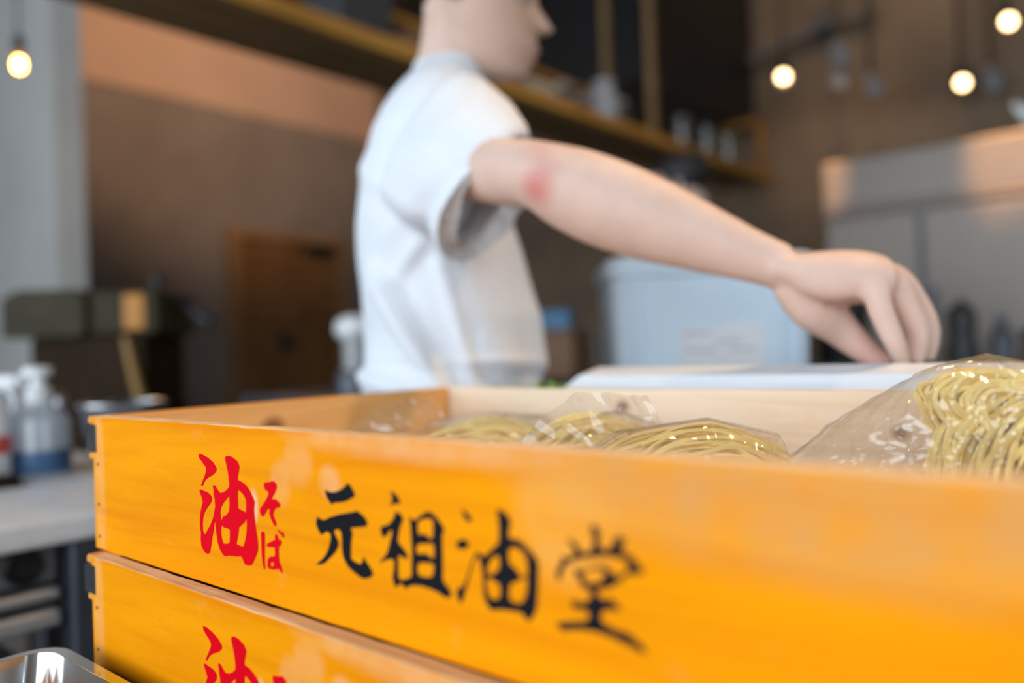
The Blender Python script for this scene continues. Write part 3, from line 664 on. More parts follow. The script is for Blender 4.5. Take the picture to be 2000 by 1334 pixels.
hemc, he1, he2 = V((.072, -.241, 1.148)), V((.045, -.004, .063)), V((.018, .062, -.014))
def sleeve_main():
    outer = [ell((-.008, -.070, 1.245), (.052, -.01, .078), (.03, .075, -.01), 36), ell((.006, -.135, 1.230), (.056, -.008, .082), (.030, .078, -.012), 36),
             ell((.040, -.195, 1.192), (.054, -.006, .074), (.026, .072, -.013), 36), ell(hemc, he1, he2, 36)]
    inner = [ell(hemc + V((.001, -.002, -.002)), he1 * .90, he2 * .90, 36), ell((.036, -.185, 1.196), (.041, -.005, .061), (.018, .056, -.011), 36), ell((.012, -.145, 1.225), (.030, -.005, .045), (.014, .04, -.008), 36)]
    return outer + inner
def folds(p):
    """soft folds in the loose shirt: running down from the arm pit and across the belly"""
    f = 0.0
    a = .8 * p.x + .6 * p.z; b = p.x * .45 - p.z * .9
    low = max(0, min(1, (1.18 - p.z) / .2)); m = noise.noise(p * 6) * .5 + .5
    f += .0055 * low * m * math.sin(58 * a + 5 * noise.noise(p * 5))
    f += .0035 * math.sin(46 * b + 4 * noise.noise(p * 4 + V((3, 1, 0)))) * (1 - m) * (1 if p.x < .06 else .4)
    f += .006 * noise.noise(p * 9)
    if p.y < -.02:      # the near side: a deep fold from the arm pit to the hem, the front panel hanging behind it
        k = min(1, (-.02 - p.y) / .06)
        def side(a, b): d = (b[0] - a[0], b[1] - a[1]); l = math.hypot(*d); return ((p.x - a[0]) * -d[1] + (p.z - a[1]) * d[0]) / l, ((p.x - a[0]) * d[0] + (p.z - a[1]) * d[1]) / l / l
        for a, b, w_, amp in (((-.082, 1.075), (.004, .925), .011, .011), ((.0, 1.09), (.045, .94), .012, .007), ((-.10, 1.22), (-.015, 1.13), .010, .005), ((-.115, .955), (-.05, .935), .007, .006), ((-.02, 1.11), (-.07, 1.06), .010, .006)):
            s, u = side(a, b)
            if -.15 < u < 1.15: f += k * amp * math.exp(-(s / w_) ** 2) * min(1, (u + .15) / .2, (1.15 - u) / .2)
        s, u = side((-.082, 1.075), (.004, .925))
        if u > -.2: f -= k * .016 * max(0, min(1, s / .02)) * min(1, (u + .2) / .3)
    if p.z < .97: f += .003 * math.sin(130 * p.z + 20 * p.x)
    return f
def hand_main():
    up = V((.35, 0, .94)); lat = V((.0, 1, 0))
    P = lambda *a: [V(x) for x in a]
    return [  # palm, four fingers, thumb with its ball
        (P((.330, -.379, 1.049), (.352, -.383, 1.042), (.378, -.390, 1.037), (.405, -.397, 1.034), (.424, -.399, 1.031)), [.024, .033, .041, .043, .038], (V((.25, -.12, .96)).normalized(), .56)),
        (P((.350, -.398, 1.038), (.374, -.412, 1.029), (.398, -.421, 1.026)), [.016, .018, .012], None),
        (P((.380, -.415, 1.032), (.400, -.428, 1.026), (.405, -.434, 1.001), (.416, -.432, .976), (.427, -.425, .955)), [.013, .0125, .0105, .0095, .0072], None),
        (P((.385, -.405, 1.037), (.421, -.412, 1.032), (.434, -.418, 1.007), (.445, -.417, .980), (.442, -.414, .955)), [.013, .0130, .0112, .0100, .0078], None),
        (P((.390, -.392, 1.038), (.434, -.393, 1.034), (.457, -.392, 1.009), (.466, -.395, .982), (.460, -.398, .956)), [.013, .0132, .0114, .0100, .0078], None),
        (P((.395, -.378, 1.036), (.440, -.372, 1.033), (.464, -.366, 1.007), (.470, -.370, .980), (.456, -.377, .954)), [.013, .0130, .0110, .0098, .0076], None),
        (P((.345, -.380, 1.034), (.366, -.378, 1.012), (.394, -.374, .988), (.413, -.380, .967), (.431, -.387, .952)), [.018, .023, .0175, .0125, .0095], None)]
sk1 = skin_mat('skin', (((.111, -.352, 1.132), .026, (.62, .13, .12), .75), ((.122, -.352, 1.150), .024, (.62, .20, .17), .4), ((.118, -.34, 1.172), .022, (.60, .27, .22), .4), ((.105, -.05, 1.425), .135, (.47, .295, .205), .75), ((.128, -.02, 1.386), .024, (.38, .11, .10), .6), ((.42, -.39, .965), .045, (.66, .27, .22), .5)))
Z = lambda c, a, b: (V(c), a, b)
torso = [Z((-.008, 0, .86), .072, .125), Z((-.006, 0, .95), .076, .130), Z((-.008, 0, 1.06), .080, .135), Z((-.012, 0, 1.16), .082, .145), Z((-.012, 0, 1.24), .078, .150), Z((.0, 0, 1.30), .050, .115), Z((.010, 0, 1.34), .034, .07), Z((.014, 0, 1.37), .03, .05)]
shirt = [Z((-.010, 0, .800), .104, .166), Z((-.008, 0, .860), .108, .168), Z((-.004, 0, .898), .112, .170), Z((.004, 0, .935), .124, .172), Z((.008, 0, .968), .127, .174), Z((.006, 0, 1.027), .124, .172), Z((-.003, 0, 1.078), .117, .170), Z((-.014, 0, 1.150), .108, .172), Z((-.014, 0, 1.230), .102, .172), Z((-.008, 0, 1.272), .092, .166), Z((-.002, 0, 1.301), .082, .150), Z((.004, 0, 1.330), .068, .125), Z((.008, 0, 1.356), .052, .092), Z((.012, 0, 1.374), .042, .066), Z((.016, 0, 1.384), .036, .052)]
P3 = lambda *a: [V(x) for x in a]
arm_r = dict(arm=P3((-.01, -.115, 1.235), (.026, -.20, 1.200), (.072, -.268, 1.172), (.114, -.311, 1.157), (.148, -.321, 1.140), (.187, -.331, 1.120), (.228, -.341, 1.101), (.274, -.356, 1.079), (.315, -.371, 1.059), (.341, -.379, 1.047)),
             r=[.045, .040, .036, .034, .0415, .0440, .0410, .0325, .0245, .0215], hand=hand_main())
arm_l = dict(arm=P3((-.01, .120, 1.245), (.0, .185, 1.15), (.0, .205, 1.00), (.03, .215, .88), (.07, .21, .77)), r=[.052, .046, .038, .038, .024],
             hand=[(P3((.065, .21, .78), (.085, .207, .735), (.10, .205, .695)), [.023, .034, .033], (V((0, 1, 0)), .55))] +
                  [(P3((.096 + .017 * i, .205, .705 + .003 * i), (.108 + .018 * i, .203, .665), (.108 + .017 * i, .196, .628)), [.010, .009, .0075], None) for i in (-1.5, -.5, .5, 1.5)] +
                  [(P3((.088, .203, .75), (.125, .195, .715), (.137, .19, .685)), [.013, .011, .0085], None)])
def sleeve_left():
    return [ell((-.02, .08, 1.27), (.06, 0, .07), (0, .08, -.03), 28), ell((.0, .14, 1.235), (.062, 0, .04), (-.01, .075, -.02), 28), ell((.03, .19, 1.13), (.065, 0, .025), (-.01, .07, -.01), 28),
            ell((.03, .19, 1.132), (.058, 0, .022), (-.01, .062, -.01), 28), ell((.015, .165, 1.19), (.05, 0, .03), (-.01, .055, -.015), 28)]
legs = [(P3((-.012, s * .075, .80), (-.01, s * .09, .64), (.01, s * .095, .48), (-.01, s * .10, .25), (-.03, s * .10, .07)), [.072, .072, .055, .05, .036]) for s in (-1, 1)]
hip = [Z((-.015, 0, .74), .10, .15), Z((-.010, 0, .80), .092, .150), Z((-.006, 0, .87), .084, .140), Z((-.004, 0, .915), .080, .135)]
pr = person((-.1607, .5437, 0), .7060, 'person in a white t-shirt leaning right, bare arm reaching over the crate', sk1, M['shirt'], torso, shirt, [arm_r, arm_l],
       [sleeve_main(), sleeve_left()], (.022, -.02, 1.370), math.radians(12), (P3((.006, 0, 1.345), (.016, -.004, 1.385), (.024, -.012, 1.43), (.026, -.018, 1.46)), [.054, .049, .047, .047]), legs, hip, folds)
# neck band
bm = bmesh.new(); rings = []
nb = [V((.014 + .050 * math.cos(a), .0 + .058 * math.sin(a), 1.360 - .014 * math.cos(a))) for a in [2 * PI * i / 36 for i in range(36)]]
for i, p in enumerate(nb):
    rings.append(ell(p, (p - V((.014, 0, p.z))).normalized() * .004, (0, 0, .009), 10))
vr = [[bm.verts.new(q) for q in r] for r in rings]
for i in range(36):
    a, b = vr[i], vr[(i + 1) % 36]
    for j in range(10): bm.faces.new((a[j], a[(j + 1) % 10], b[(j + 1) % 10], b[j]))
obj('neck_band', bm, M['shirt'], pr, True)

# second person far behind, mostly hidden
def simple_arm(s):
    return dict(arm=P3((-.01, s * .125, 1.205), (-.018, s * .195, 1.12), (-.01, s * .215, .98), (.06, s * .20, .86), (.15, s * .17, .80)), r=[.040, .040, .036, .034, .022],
        hand=[(P3((.14, s * .17, .805), (.18, s * .16, .785), (.215, s * .155, .77)), [.022, .034, .032], (V((.4, 0, .9)).normalized(), .55))] +
             [(P3((.205, s * .155 + .017 * i, .772), (.24, s * .152 + .017 * i, .755), (.255, s * .15 + .015 * i, .725)), [.010, .009, .0075], None) for i in (-1.5, -.5, .5, 1.5)] +
             [(P3((.165, s * .13, .79), (.20, s * .11, .765), (.22, s * .105, .745)), [.013, .011, .008], None)])
up_torso = [Z((0, 0, z), a, b) for z, a, b in ((.84, .11, .16), (.95, .10, .15), (1.1, .105, .16), (1.22, .10, .17), (1.29, .075, .15), (1.33, .05, .09), (1.36, .035, .05))]
up_shirt = [Z((0, 0, z), a, b) for z, a, b in ((.80, .125, .18), (.95, .12, .175), (1.1, .125, .18), (1.22, .12, .185), (1.29, .095, .17), (1.33, .068, .11), (1.365, .05, .065))]
def up_sleeve(s):
    return [ell((-.005, s * .09, 1.255), (.068, 0, .05), (0, .07, -.03), 24), ell((-.012, s * .155, 1.235), (.068, 0, .03), (0, .066, -.02), 24), ell((-.018, s * .192, 1.16), (.066, 0, .0), (0, .062, .008), 24), ell((-.018, s * .205, 1.06), (.058, 0, .0), (0, .055, .0), 24), ell((-.018, s * .205, 1.062), (.05, 0, .0), (0, .048, .0), 24), ell((-.02, s * .19, 1.14), (.045, 0, .0), (0, .042, .01), 24)]
legs2 = [(P3((0, s * .09, .84), (0, s * .095, .64), (.0, s * .10, .46), (-.02, s * .10, .24), (-.03, s * .10, .07)), [.085, .078, .055, .05, .036]) for s in (-1, 1)]
hip2 = [Z((0, 0, .74), .11, .155), Z((0, 0, .84), .112, .165), Z((0, 0, .92), .108, .16)]
person((-.598, 2.11, 0), .7057 + PI - .75, 'black-haired person in dark clothes far behind the reaching arm', skin_mat('skin_far'), M['dark_shirt'], up_torso, up_shirt, [simple_arm(1), simple_arm(-1)],
       [up_sleeve(1), up_sleeve(-1)], (.01, 0, 1.385), math.radians(8), (P3((-.012, 0, 1.33), (-.008, 0, 1.38), (.0, 0, 1.45)), [.06, .055, .052]), legs2, hip2, lambda p: .006 * noise.noise(p * 8), .009)

# ------------------------------------------------------------------ left work counter and what stands on it
t = thing('work_counter', 'grey steel work counter with a pale worktop, left of the crates', 'counter', (-.385, .25, 0))
obj('worktop', Box((-.85, -1.3, .768), (0, .16, .80), .006, 2), M['worktop'], t)
for x, y in ((-.045, -.105), (-.045, -1.27), (-.82, .12), (-.82, -1.27)):
    obj('leg', Box((x, y - .02, 0), (x + .04, y + .02, .768), .004), M['dark_steel'], t)
pn = obj('appliance_panel', Box((-.80, -1.24, .721), (-.030, -.132, .768), .004, 2), M['grey_panel'], t)
bm = bmesh.new()
lathe(bm, [(0, 0), (.019, 0), (.021, .002), (.021, .007), (.017, .009), (.015, .004), (0, .003)], 32)
bmesh.ops.transform(bm, matrix=Matrix.Translation((-.031, -.171, .745)) @ Matrix.Rotation(PI / 2, 4, 'Y') @ Matrix.Diagonal((1, 1, 1, 1)), verts=bm.verts[:])
v = obj('round_vent', bm, M['black_plastic'], t, True); v['label'] = 'black round vent'
for z0, z1, m in ((.700, .713, 'fridge_rail'), (.668, .688, 'fridge_rail'), (.56, .60, 'grey_panel'), (.12, .14, 'steel')):
    obj('shelf_rail', Box((-.80, -1.25, z0), (-.022, -.13, z1), .004), M[m], t)

def pump_bottle(loc):
    t = thing('pump_bottle', 'clear pump bottle with a blue lower band on the pale worktop', 'bottle', loc)
    obj('bottle_body', Lathe([(0, 0), (.041, 0), (.045, .004), (.045, .090), (.038, .104), (.018, .114), (.016, .120), (0, .120)], 28), M['clear_plastic'], t, True)
    obj('label_band', Lathe([(.0452, .006), (.0457, .008), (.0457, .040), (.0452, .042)], 28), M['blue_liquid'], t, True)
    obj('cap', Lathe([(0, .118), (.019, .118), (.019, .142), (.012, .146), (.010, .160), (.021, .162), (.022, .176), (0, .178)], 24), M['white_plastic'], t, True)
    bm = bmesh.new(); tube(bm, [(0, 0, .170), (-.03, -.008, .170), (-.045, -.012, .160)], [.006, .0055, .004], 10); obj('spout', bm, M['white_plastic'], t, True)
pump_bottle((-.808, .236, .80))
t = thing('glass_jar', 'small clear jar with a shiny domed lid beside the pump bottle', 'jar', (-.869, .281, .80))
obj('jar_body', Lathe([(0, 0), (.022, 0), (.024, .003), (.024, .085), (.020, .096), (0, .096)], 24), M['clear_plastic'], t, True)
obj('lid', Lathe([(0, .094), (.021, .094), (.022, .098), (.022, .118), (.017, .130), (.008, .135), (0, .136)], 24), M['steel'], t, True)
t = thing('squeeze_bottle', 'white bottle with a red label band at the left picture edge', 'bottle', (-.79, .155, .80))
obj('bottle_body', Lathe([(0, 0), (.030, 0), (.032, .004), (.032, .100), (.028, .118), (.012, .126), (0, .126)], 28), M['white_plastic'], t, True)
obj('label_band', Lathe([(.0322, .045), (.0327, .046), (.0327, .072), (.0322, .073)], 28), M['red_label'], t, True)
obj('nozzle', Lathe([(0, .124), (.013, .124), (.011, .138), (.004, .165), (0, .167)], 16), M['white_plastic'], t, True)
t = thing('spray_bottle', 'white trigger spray bottle behind the red-labelled bottle', 'bottle', (-.900, .195, .80), .7)
obj('bottle_body', Lathe([(0, 0), (.034, 0), (.036, .004), (.036, .085), (.016, .125), (.014, .140), (0, .140)], 24), M['clear_plastic'], t, True)
bm = Box((-.020, -.012, .140), (.050, .012, .165), .006, 2); tube(bm, [(.046, 0, .155), (.062, 0, .152)], [.007, .006], 10); obj('spray_head', bm, M['white_plastic'], t, True)
bm = bmesh.new(); tube(bm, [(.028, 0, .142), (.040, 0, .125), (.036, 0, .105)], [.005, .005, .004], 8); obj('trigger', bm, M['white_plastic'], t, True)
t = thing('dark_cloth', 'small dark folded cloth at the foot of the red-labelled bottle', 'cloth', (-.722, .150, .80))
bm = Box((-.03, -.025, 0), (.03, .025, .008), .003, 2); box(bm, (-.028, -.022, .008), (.022, .024, .016), .004, 2); obj('cloth_fold', bm, M['brown_machine_panel'] if 'brown_machine_panel' in M else M['brown_metal'], t, True)
t = thing('steel_bowl', 'dark wok with a bright curved rim behind the crate corner', 'wok', (-.70, .175, .80))
t.location = (-.695, .322, .812)
obj('bowl', Lathe([(0, 0), (.03, .0), (.040, .010), (.058, .060), (.064, .098), (.061, .098), (.055, .061), (.037, .013), (0, .004)], 36), M['dark_steel'], t, True)
bm = bmesh.new(); n = 40; pts = [V((.0645 * math.cos(2 * PI * i / n), .0645 * math.sin(2 * PI * i / n), .100)) for i in range(n)]
vr = [[bm.verts.new(q) for q in ell(p, (p - V((0, 0, .1))).normalized() * .0035, (0, 0, .0035), 8)] for p in pts]
for i in range(n):
    a, b = vr[i], vr[(i + 1) % n]
    for j in range(8): bm.faces.new((a[j], a[(j + 1) % 8], b[(j + 1) % 8], b[j]))
obj('rim', bm, M['steel'], t, True)

# ------------------------------------------------------------------ machine behind the counter
t = thing('noodle_machine', 'dark brown machine with an amber front panel and side lever, left background', 'machine', (-1.645, .693, 0), .7057)
obj('stand', Box((-.16, -.14, 0), (.17, .14, .86), .01), M['brown_metal'], t)
obj('lower_housing', Box((-.135, -.13, .86), (.165, .13, 1.05), .015, 2), M['brown_metal'], t)
bm = bmesh.new(); loft(bm, [[V((x, s * .15, z)) for x, z in ((-.19, 1.05), (.0, 1.05), (.02, 1.06), (.02, 1.15), (.0, 1.172), (-.15, 1.172), (-.19, 1.15))] for s in (-1, 1)]); obj('drum_housing', bm, M['olive_metal'], t, True)
obj('side_housing', Box((.02, -.13, 1.05), (.20, .13, 1.165), .012, 2), M['olive_metal'], t)
a_ = obj('front_panel', Box((.115, -.137, 1.062), (.170, -.129, 1.155), .003), M['amber_panel'], t); a_['label'] = 'bright amber panel'
bm = bmesh.new(); tube(bm, [(.12, -.135, 1.045), (.135, -.135, .97), (.155, -.135, .88)], [.012, .014, .016], 10); obj('brace', bm, M['brass'], t, True)
bm = bmesh.new(); lathe(bm, [(0, 0), (.007, 0), (.007, .02), (.017, .026), (.019, .040), (.012, .052), (0, .054)], 16, (.155, -.02, 1.163)); obj('top_knob', bm, M['black_plastic'], t, True)
bm = bmesh.new(); tube(bm, [(.20, -.03, 1.145), (.235, -.04, 1.130), (.27, -.05, 1.105), (.315, -.06, 1.075)], [.008, .012, .016, .015], 10); obj('lever', bm, M['black_plastic'], t, True)

# ------------------------------------------------------------------ pendant bulb
bp = V((-2.693, .843, 2.114))
t = thing('pendant_lamp', 'glowing bare bulb hanging on a cord by the pale wall', 'lamp', bp)
obj('bulb', Lathe([(0, -.030), (.013, -.027), (.022, -.015), (.024, 0), (.021, .018), (.015, .038), (.013, .052), (0, .052)], 24), M['bulb_glass'], t, True)
obj('filament', Lathe([(0, -.026), (.013, -.020), (.016, -.002), (.012, .016), (0, .024)], 16), M['filament'], t, True)
obj('socket', Lathe([(0, .05), (.017, .05), (.019, .056), (.019, .095), (.010, .108), (0, .11)], 20), M['black_plastic'], t, True)
bm = bmesh.new(); tube(bm, [(0, 0, .105), (.001, 0, .8), (0, 0, 1.84)], .004, 8); obj('cord', bm, M['black_plastic'], t, True)
obj('ceiling_rose', Lathe([(0, 1.80), (.05, 1.80), (.05, 1.836), (0, 1.836)], 20), M['black_plastic'], t, True)
light('pendant_glow', 'POINT', (bp.x, bp.y, bp.z - .10), (0, 0, 0), 5, WARM, shadow_soft_size=.04)

# ------------------------------------------------------------------ hanging shelf
t = thing('hanging_shelf', 'long dark wooden shelf with a front edge coloured as warm-lit hanging overhead', 'shelf', (0, 0, 0))
obj('shelf_board', Box((-1.57, -.4, 1.925), (-1.275, 4.42, 1.957), .003), M['walnut'], t)
e = obj('front_edge', Box((-1.275, -.4, 1.922), (-1.255, 4.42, 1.975), .003), M['lit_edge_wood'], t); e['label'] = 'wooden front edge with warm light painted in amber'
for i in range(3):
    obj('underside_batten', Box((-1.52 + .095 * i, -.4, 1.917), (-1.49 + .095 * i, 4.42, 1.925)), M['walnut'], t)
for y in (.6, 1.9, 3.11, 4.40):
    for x in (-1.55, -1.30):
        obj('hanger_post', Box((x - .018, y - .018, 1.957), (x + .018, y + .018, 3.95 if y != 4.40 else 2.32), .002), M['end_wood'] if y > 4 else M['walnut'], t)
obj('end_rail', Box((-1.57, 4.382, 2.28), (-1.28, 4.418, 2.32), .002), M['end_wood'], t)
obj('back_rail', Box((-1.57, 1.2, 2.20), (-1.545, 3.11, 2.225), .002), M['lit_edge_wood'], t)

def bowl_stack(loc, names):
    first = None
    for i, nm in enumerate(names):
        if not first: first = o = obj('bowl', Lathe([(0, 0), (.035, 0), (.036, .006), (.07, .035), (.085, .062), (.082, .062), (.066, .038), (.03, .010), (0, .008)], 28), M['ceramic'], None, True)
        else: o = first.copy(); link(o)
        o.location = V(loc) + V((0, 0, .018 * i))
        tag(o, nm + ' cream bowl of the stack on the shelf behind the chin', 'bowl', 'stacked bowls on the hanging shelf')
def jar(loc, label, m='glass', content=None, h=.13, r=.045):
    t = thing('glass_jar', label, 'jar', loc)
    obj('jar_body', Lathe([(0, 0), (r * .95, 0), (r, .005), (r, h * .8), (r * .75, h * .9), (r * .75, h), (0, h)], 24), M[m], t, True)
    if content: obj('preserve', Lathe([(0, .004), (r * .9, .004), (r * .9, h * .6), (0, h * .6)], 20), M[content], t, True)
    obj('lid', Lathe([(0, h * .98), (r * .8, h * .98), (r * .8, h * 1.1), (0, h * 1.1)], 20), M['grey_plastic'], t, True)
def tumbler(loc, label, h=.14, r=.036):
    t = thing('tumbler', label, 'glass', loc)
    obj('tumbler_body', Lathe([(0, 0), (r * .85, 0), (r, h), (r * .93, h), (r * .78, .008), (0, .008)], 24), M['glass'], t, True)
def crate_box(loc, size, m, label, cat='box'):
    t = thing('shelf_box', label, cat, loc); x, y, z = size
    obj('box_body', Box((-x / 2, -y / 2, 0), (x / 2, y / 2, z), .004), M[m], t)
    obj('box_lid', Box((-x / 2 - .003, -y / 2 - .003, z * .8), (x / 2 + .003, y / 2 + .003, z + .004), .003), M[m], t)
S = 1.958
bowl_stack((-1.41, 2.10, S), ('lowest', 'second lowest', 'middle', 'second highest', 'topmost'))
crate_box((-1.42, 2.32, S), (.16, .18, .10), 'ceramic', 'flat cream box on the shelf right of the bowls')
jar((-1.38, 2.50, S), 'jar of amber preserve on the shelf, nearest the face', content='amber_jar')
jar((-1.38, 2.64, S), 'second amber jar on the shelf, left of the blue-grey glass jar', content='amber_jar', h=.11)
jar((-1.37, 2.80, S), 'large blue-grey glass jar on the shelf between amber jar and post', 'clear_plastic', h=.20, r=.062)
jar((-1.40, 2.97, S), 'clear glass jar on the shelf right beside the upright post', 'glass', h=.16, r=.05)
tumbler((-1.36, 3.52, S), 'clear tall glass on the far shelf end, leftmost of three', .20, .045)
tumbler((-1.36, 3.80, S), 'clear tall glass on the far shelf end, middle of three', .20, .045)
tumbler((-1.36, 4.06, S), 'clear tall glass on the far shelf end, next to the end frame', .20, .045)
crate_box((-1.40, 3.92, S), (.10, .10, .15), 'olive_metal', 'olive tin between two tall glasses on the far shelf end', 'tin')
crate_box((-1.43, 1.40, S), (.18, .22, .20), 'dark_steel', 'dark grey storage box on the shelf left of the head')
bm = Box((-2.3, 3.35, 2.36), (-1.48, 4.74, 3.95), .01)
t = thing('exhaust_duct', 'black exhaust duct box hanging behind the far shelf end', 'duct', (0, 0, 0)); obj('duct_body', bm, M['black_plastic'], t)
obj('duct_flange', Box((-2.32, 3.33, 2.34), (-1.46, 4.745, 2.38), .004), M['black_plastic'], t)

# ------------------------------------------------------------------ spot lamps on a track
def spot(loc, aim, lit, label):
    t = thing('spot_lamp', label, 'lamp', loc, 0, 'track spot lamps')
    q = (V(aim) - V(loc)).to_track_quat('Z', 'Y').to_matrix().to_4x4()
    bm = Lathe([(0, -.13), (.030, -.13), (.036, -.12), (.042, 0), (.046, .015), (.041, .015), (.037, .0), (0, -.002)], 24); bm.transform(q); obj('lamp_housing', bm, M['lamp_body'] if not lit else M['black_plastic'], t, True)
    bm = Lathe([(0, .001), (.026, .001), (.026, .006), (0, .008)], 24); bm.transform(q); obj('lens', bm, M['spot_lens'] if lit else M['lamp_body'], t, True)
    bm = bmesh.new(); b0 = q @ V((0, 0, -.09)); tube(bm, [b0, b0 + V((0, 0, .05)), V((b0.x, b0.y, 3.93 - loc[2]))], [.010, .010, .010], 8); obj('drop_rod', bm, M['black_plastic'], t, True)
spot((-1.036, 4.09, 2.43), (-.7, 3.2, 1.7), True, 'lit spot lamp above the far shelf end')
spot((-.243, 4.505, 2.30), (.1, 3.3, 1.4), True, 'lit spot lamp above the middle of the refrigerator')
spot((.017, 4.20, 2.46), (.3, 3.0, 1.6), True, 'lit spot lamp in the upper right corner of the view')
spot((-.763, 4.19, 2.509), (-.4, 3.4, 1.7), False, 'unlit grey spot lamp, upper one right of the lit far-shelf lamp')
spot((-.640, 4.35, 2.339), (-.2, 3.6, 1.6), False, 'unlit grey spot lamp, lower and furthest right of the dim cluster')
spot((-.80, 4.29, 2.404), (-.6, 3.4, 1.5), False, 'unlit grey spot lamp directly under the upper dim one')
spot((-.11, 4.55, 2.284), (.2, 3.8, 1.5), False, 'unlit grey spot lamp beside the right lit lamp')
light('spot_beam', 'SPOT', (-1.03, 4.05, 2.40), (-.95, 4.75, 2.2), 7, WARM, spot_size=2.2, spot_blend=.9, shadow_soft_size=.04)
light('spot_beam', 'SPOT', (-.45, 3.3, 3.4), (-.75, 4.75, 3.3), 30, WARM, spot_size=1.9, spot_blend=.9, shadow_soft_size=.06)
t = thing('conduit_pipe', 'grey metal conduit pipe crossing high on the right', 'pipe', (0, 0, 0))
bm = bmesh.new(); tube(bm, [(-1.44, 4.60, 2.76), (-1.0, 4.62, 2.86), (-.7, 4.62, 2.86)], .030, 14); obj('pipe_run', bm, M['pipe_metal'], t, True)
bm = bmesh.new(); box(bm, (-1.02, 4.58, 2.80), (-.98, 4.76, 2.92), .004); obj('pipe_bracket', bm, M['dark_steel'], t)

# ------------------------------------------------------------------ refrigerator
t = thing('refrigerator', 'tall stainless two-door kitchen refrigerator by the back wall', 'refrigerator', (-.775, 3.90, 0))
W_ = .94
obj('cabinet', Box((0, .02, .08), (W_, .70, 1.86), .006), M['fridge_steel'], t)
obj('top_panel', Box((0, -.012, 1.625), (W_, .02, 1.865), .008, 2), M['fridge_steel'], t)
obj('ledge_strip', Box((-.004, -.026, 1.590), (W_ + .004, .02, 1.622), .006, 2), M['fridge_steel'], t)
for x0, x1 in ((.012, .438), (.462, .928)):
    for z0, z1 in ((.80, 1.560), (.10, .78)):
        dd = obj('door', Box((x0, -.03, z0), (x1, .02, z1), .008, 2), M['fridge_steel'], t)
        hx = x1 - .05 if x0 < .3 else x0 + .02
        obj('door_handle', Box((hx, -.045, z0 + .25), (hx + .03, -.03, z0 + .40), .006), M['dark_steel'], dd)
obj('centre_post', Box((.440, -.012, .10), (.460, .02, 1.565)), M['dark_steel'], t)
for x in (.05, W_ - .05):
    for y in (.08, .62): obj('leg', Lathe([(0, 0), (.025, 0), (.02, .08), (0, .08)], 12, (x, y, 0)), M['dark_steel'], t)

# ------------------------------------------------------------------ dark counter in the right background and things on it
t = thing('back_counter', 'dark counter in front of the refrigerator', 'counter', (-.42, 2.60, 0))
obj('counter_top', Box((0, 0, .845), (1.7, .55, .88), .004), M['dark_steel'], t)
obj('counter_body', Box((.02, .03, .0), (1.68, .53, .845), .004), M['black_plastic'], t)
def dark_bottle(loc, h, r, label, m='black_plastic'):
    t = thing('sauce_bottle', label, 'bottle', loc)
    obj('bottle_body', Lathe([(0, 0), (r, 0), (r, h * .6), (r * .45, h * .75), (r * .40, h * .92), (0, h * .92)], 20), M[m], t, True)
    obj('cap', Lathe([(0, h * .9), (r * .5, h * .9), (r * .5, h), (0, h)], 16), M[m], t, True)
t = thing('pepper_mill', 'tall black pepper mill on the dark counter right of the fingers', 'mill', (.055, 2.72, .88))
obj('mill_body', Lathe([(0, 0), (.048, 0), (.05, .03), (.040, .09), (.044, .13), (.044, .172), (.030, .192), (0, .196)], 24), M['black_plastic'], t, True)
obj('mill_knob', Lathe([(0, .19), (.012, .19), (.016, .205), (0, .215)], 14), M['black_plastic'], t, True)
dark_bottle((.165, 2.74, .88), .155, .036, 'short black sauce bottle on the dark counter next to the pepper mill', 'dark_steel')
t = thing('black_pot', 'wide black pot on the dark counter at the right picture edge', 'pot', (.33, 2.80, .88))
obj('pot_body', Lathe([(0, 0), (.10, 0), (.115, .01), (.12, .10), (.114, .10), (.108, .012), (0, .008)], 28), M['black_plastic'], t, True)
obj('pot_lid', Lathe([(.122, .10), (.12, .106), (.05, .122), (.014, .126), (.012, .14), (0, .142)], 28), M['black_plastic'], t, True)
t = thing('stock_pot', 'dark stock pot with a tan wooden lid on the dark counter behind the wrist', 'pot', (-.345, 2.78, .88))
obj('pot_body', Lathe([(0, 0), (.085, 0), (.09, .01), (.09, .325), (.084, .325), (.083, .012), (0, .010)], 32), M['black_plastic'], t, True)
obj('lid', Lathe([(0, .322), (.10, .322), (.10, .345), (.03, .352), (.03, .366), (0, .368)], 32), M['cardboard'], t, True)
# ------------------------------------------------------------------ prep counter under the hanging shelf and things on it
t = thing('prep_counter', 'dark prep counter under the hanging shelf behind the person', 'counter', (-1.32, .90, 0))
obj('counter_top', Box((0, 0, .845), (.47, 2.9, .88), .004), M['dark_steel'], t)
obj('counter_body', Box((.02, .02, 0), (.45, 2.88, .845), .004), M['black_plastic'], t)
t = thing('wooden_box', 'dark brown wooden box carrying the blue carton on the prep counter', 'box', (-.95, 1.83, .88), .3)
obj('box_body', Box((-.075, -.06, 0), (.075, .06, .145), .003), M['brown_box'], t); obj('box_lid', Box((-.08, -.065, .145), (.08, .065, .157), .003), M['brown_box'], t)
t = thing('blue_carton', 'small blue carton on top of the dark brown box', 'carton', (-.955, 1.825, 1.037), .35)
obj('carton_body', Box((-.06, -.035, 0), (.06, .035, .06), .002), M['blue_box'], t); obj('carton_flap', Box((-.06, -.036, .06), (.06, .0, .063)), M['blue_box'], t)
t = thing('steel_canister', 'grey steel canister on the prep counter beside the blue tub', 'canister', (-.93, 2.03, .88))
obj('canister_body', Lathe([(0, 0), (.036, 0), (.036, .125), (0, .125)], 24), M['fridge_steel'], t, True); obj('lid', Lathe([(0, .124), (.038, .124), (.038, .14), (0, .146)], 24), M['fridge_steel'], t, True)
t = thing('white_cup', 'pale cup on a dark stand left of the blue tub', 'cup', (-.95, 2.17, .88))
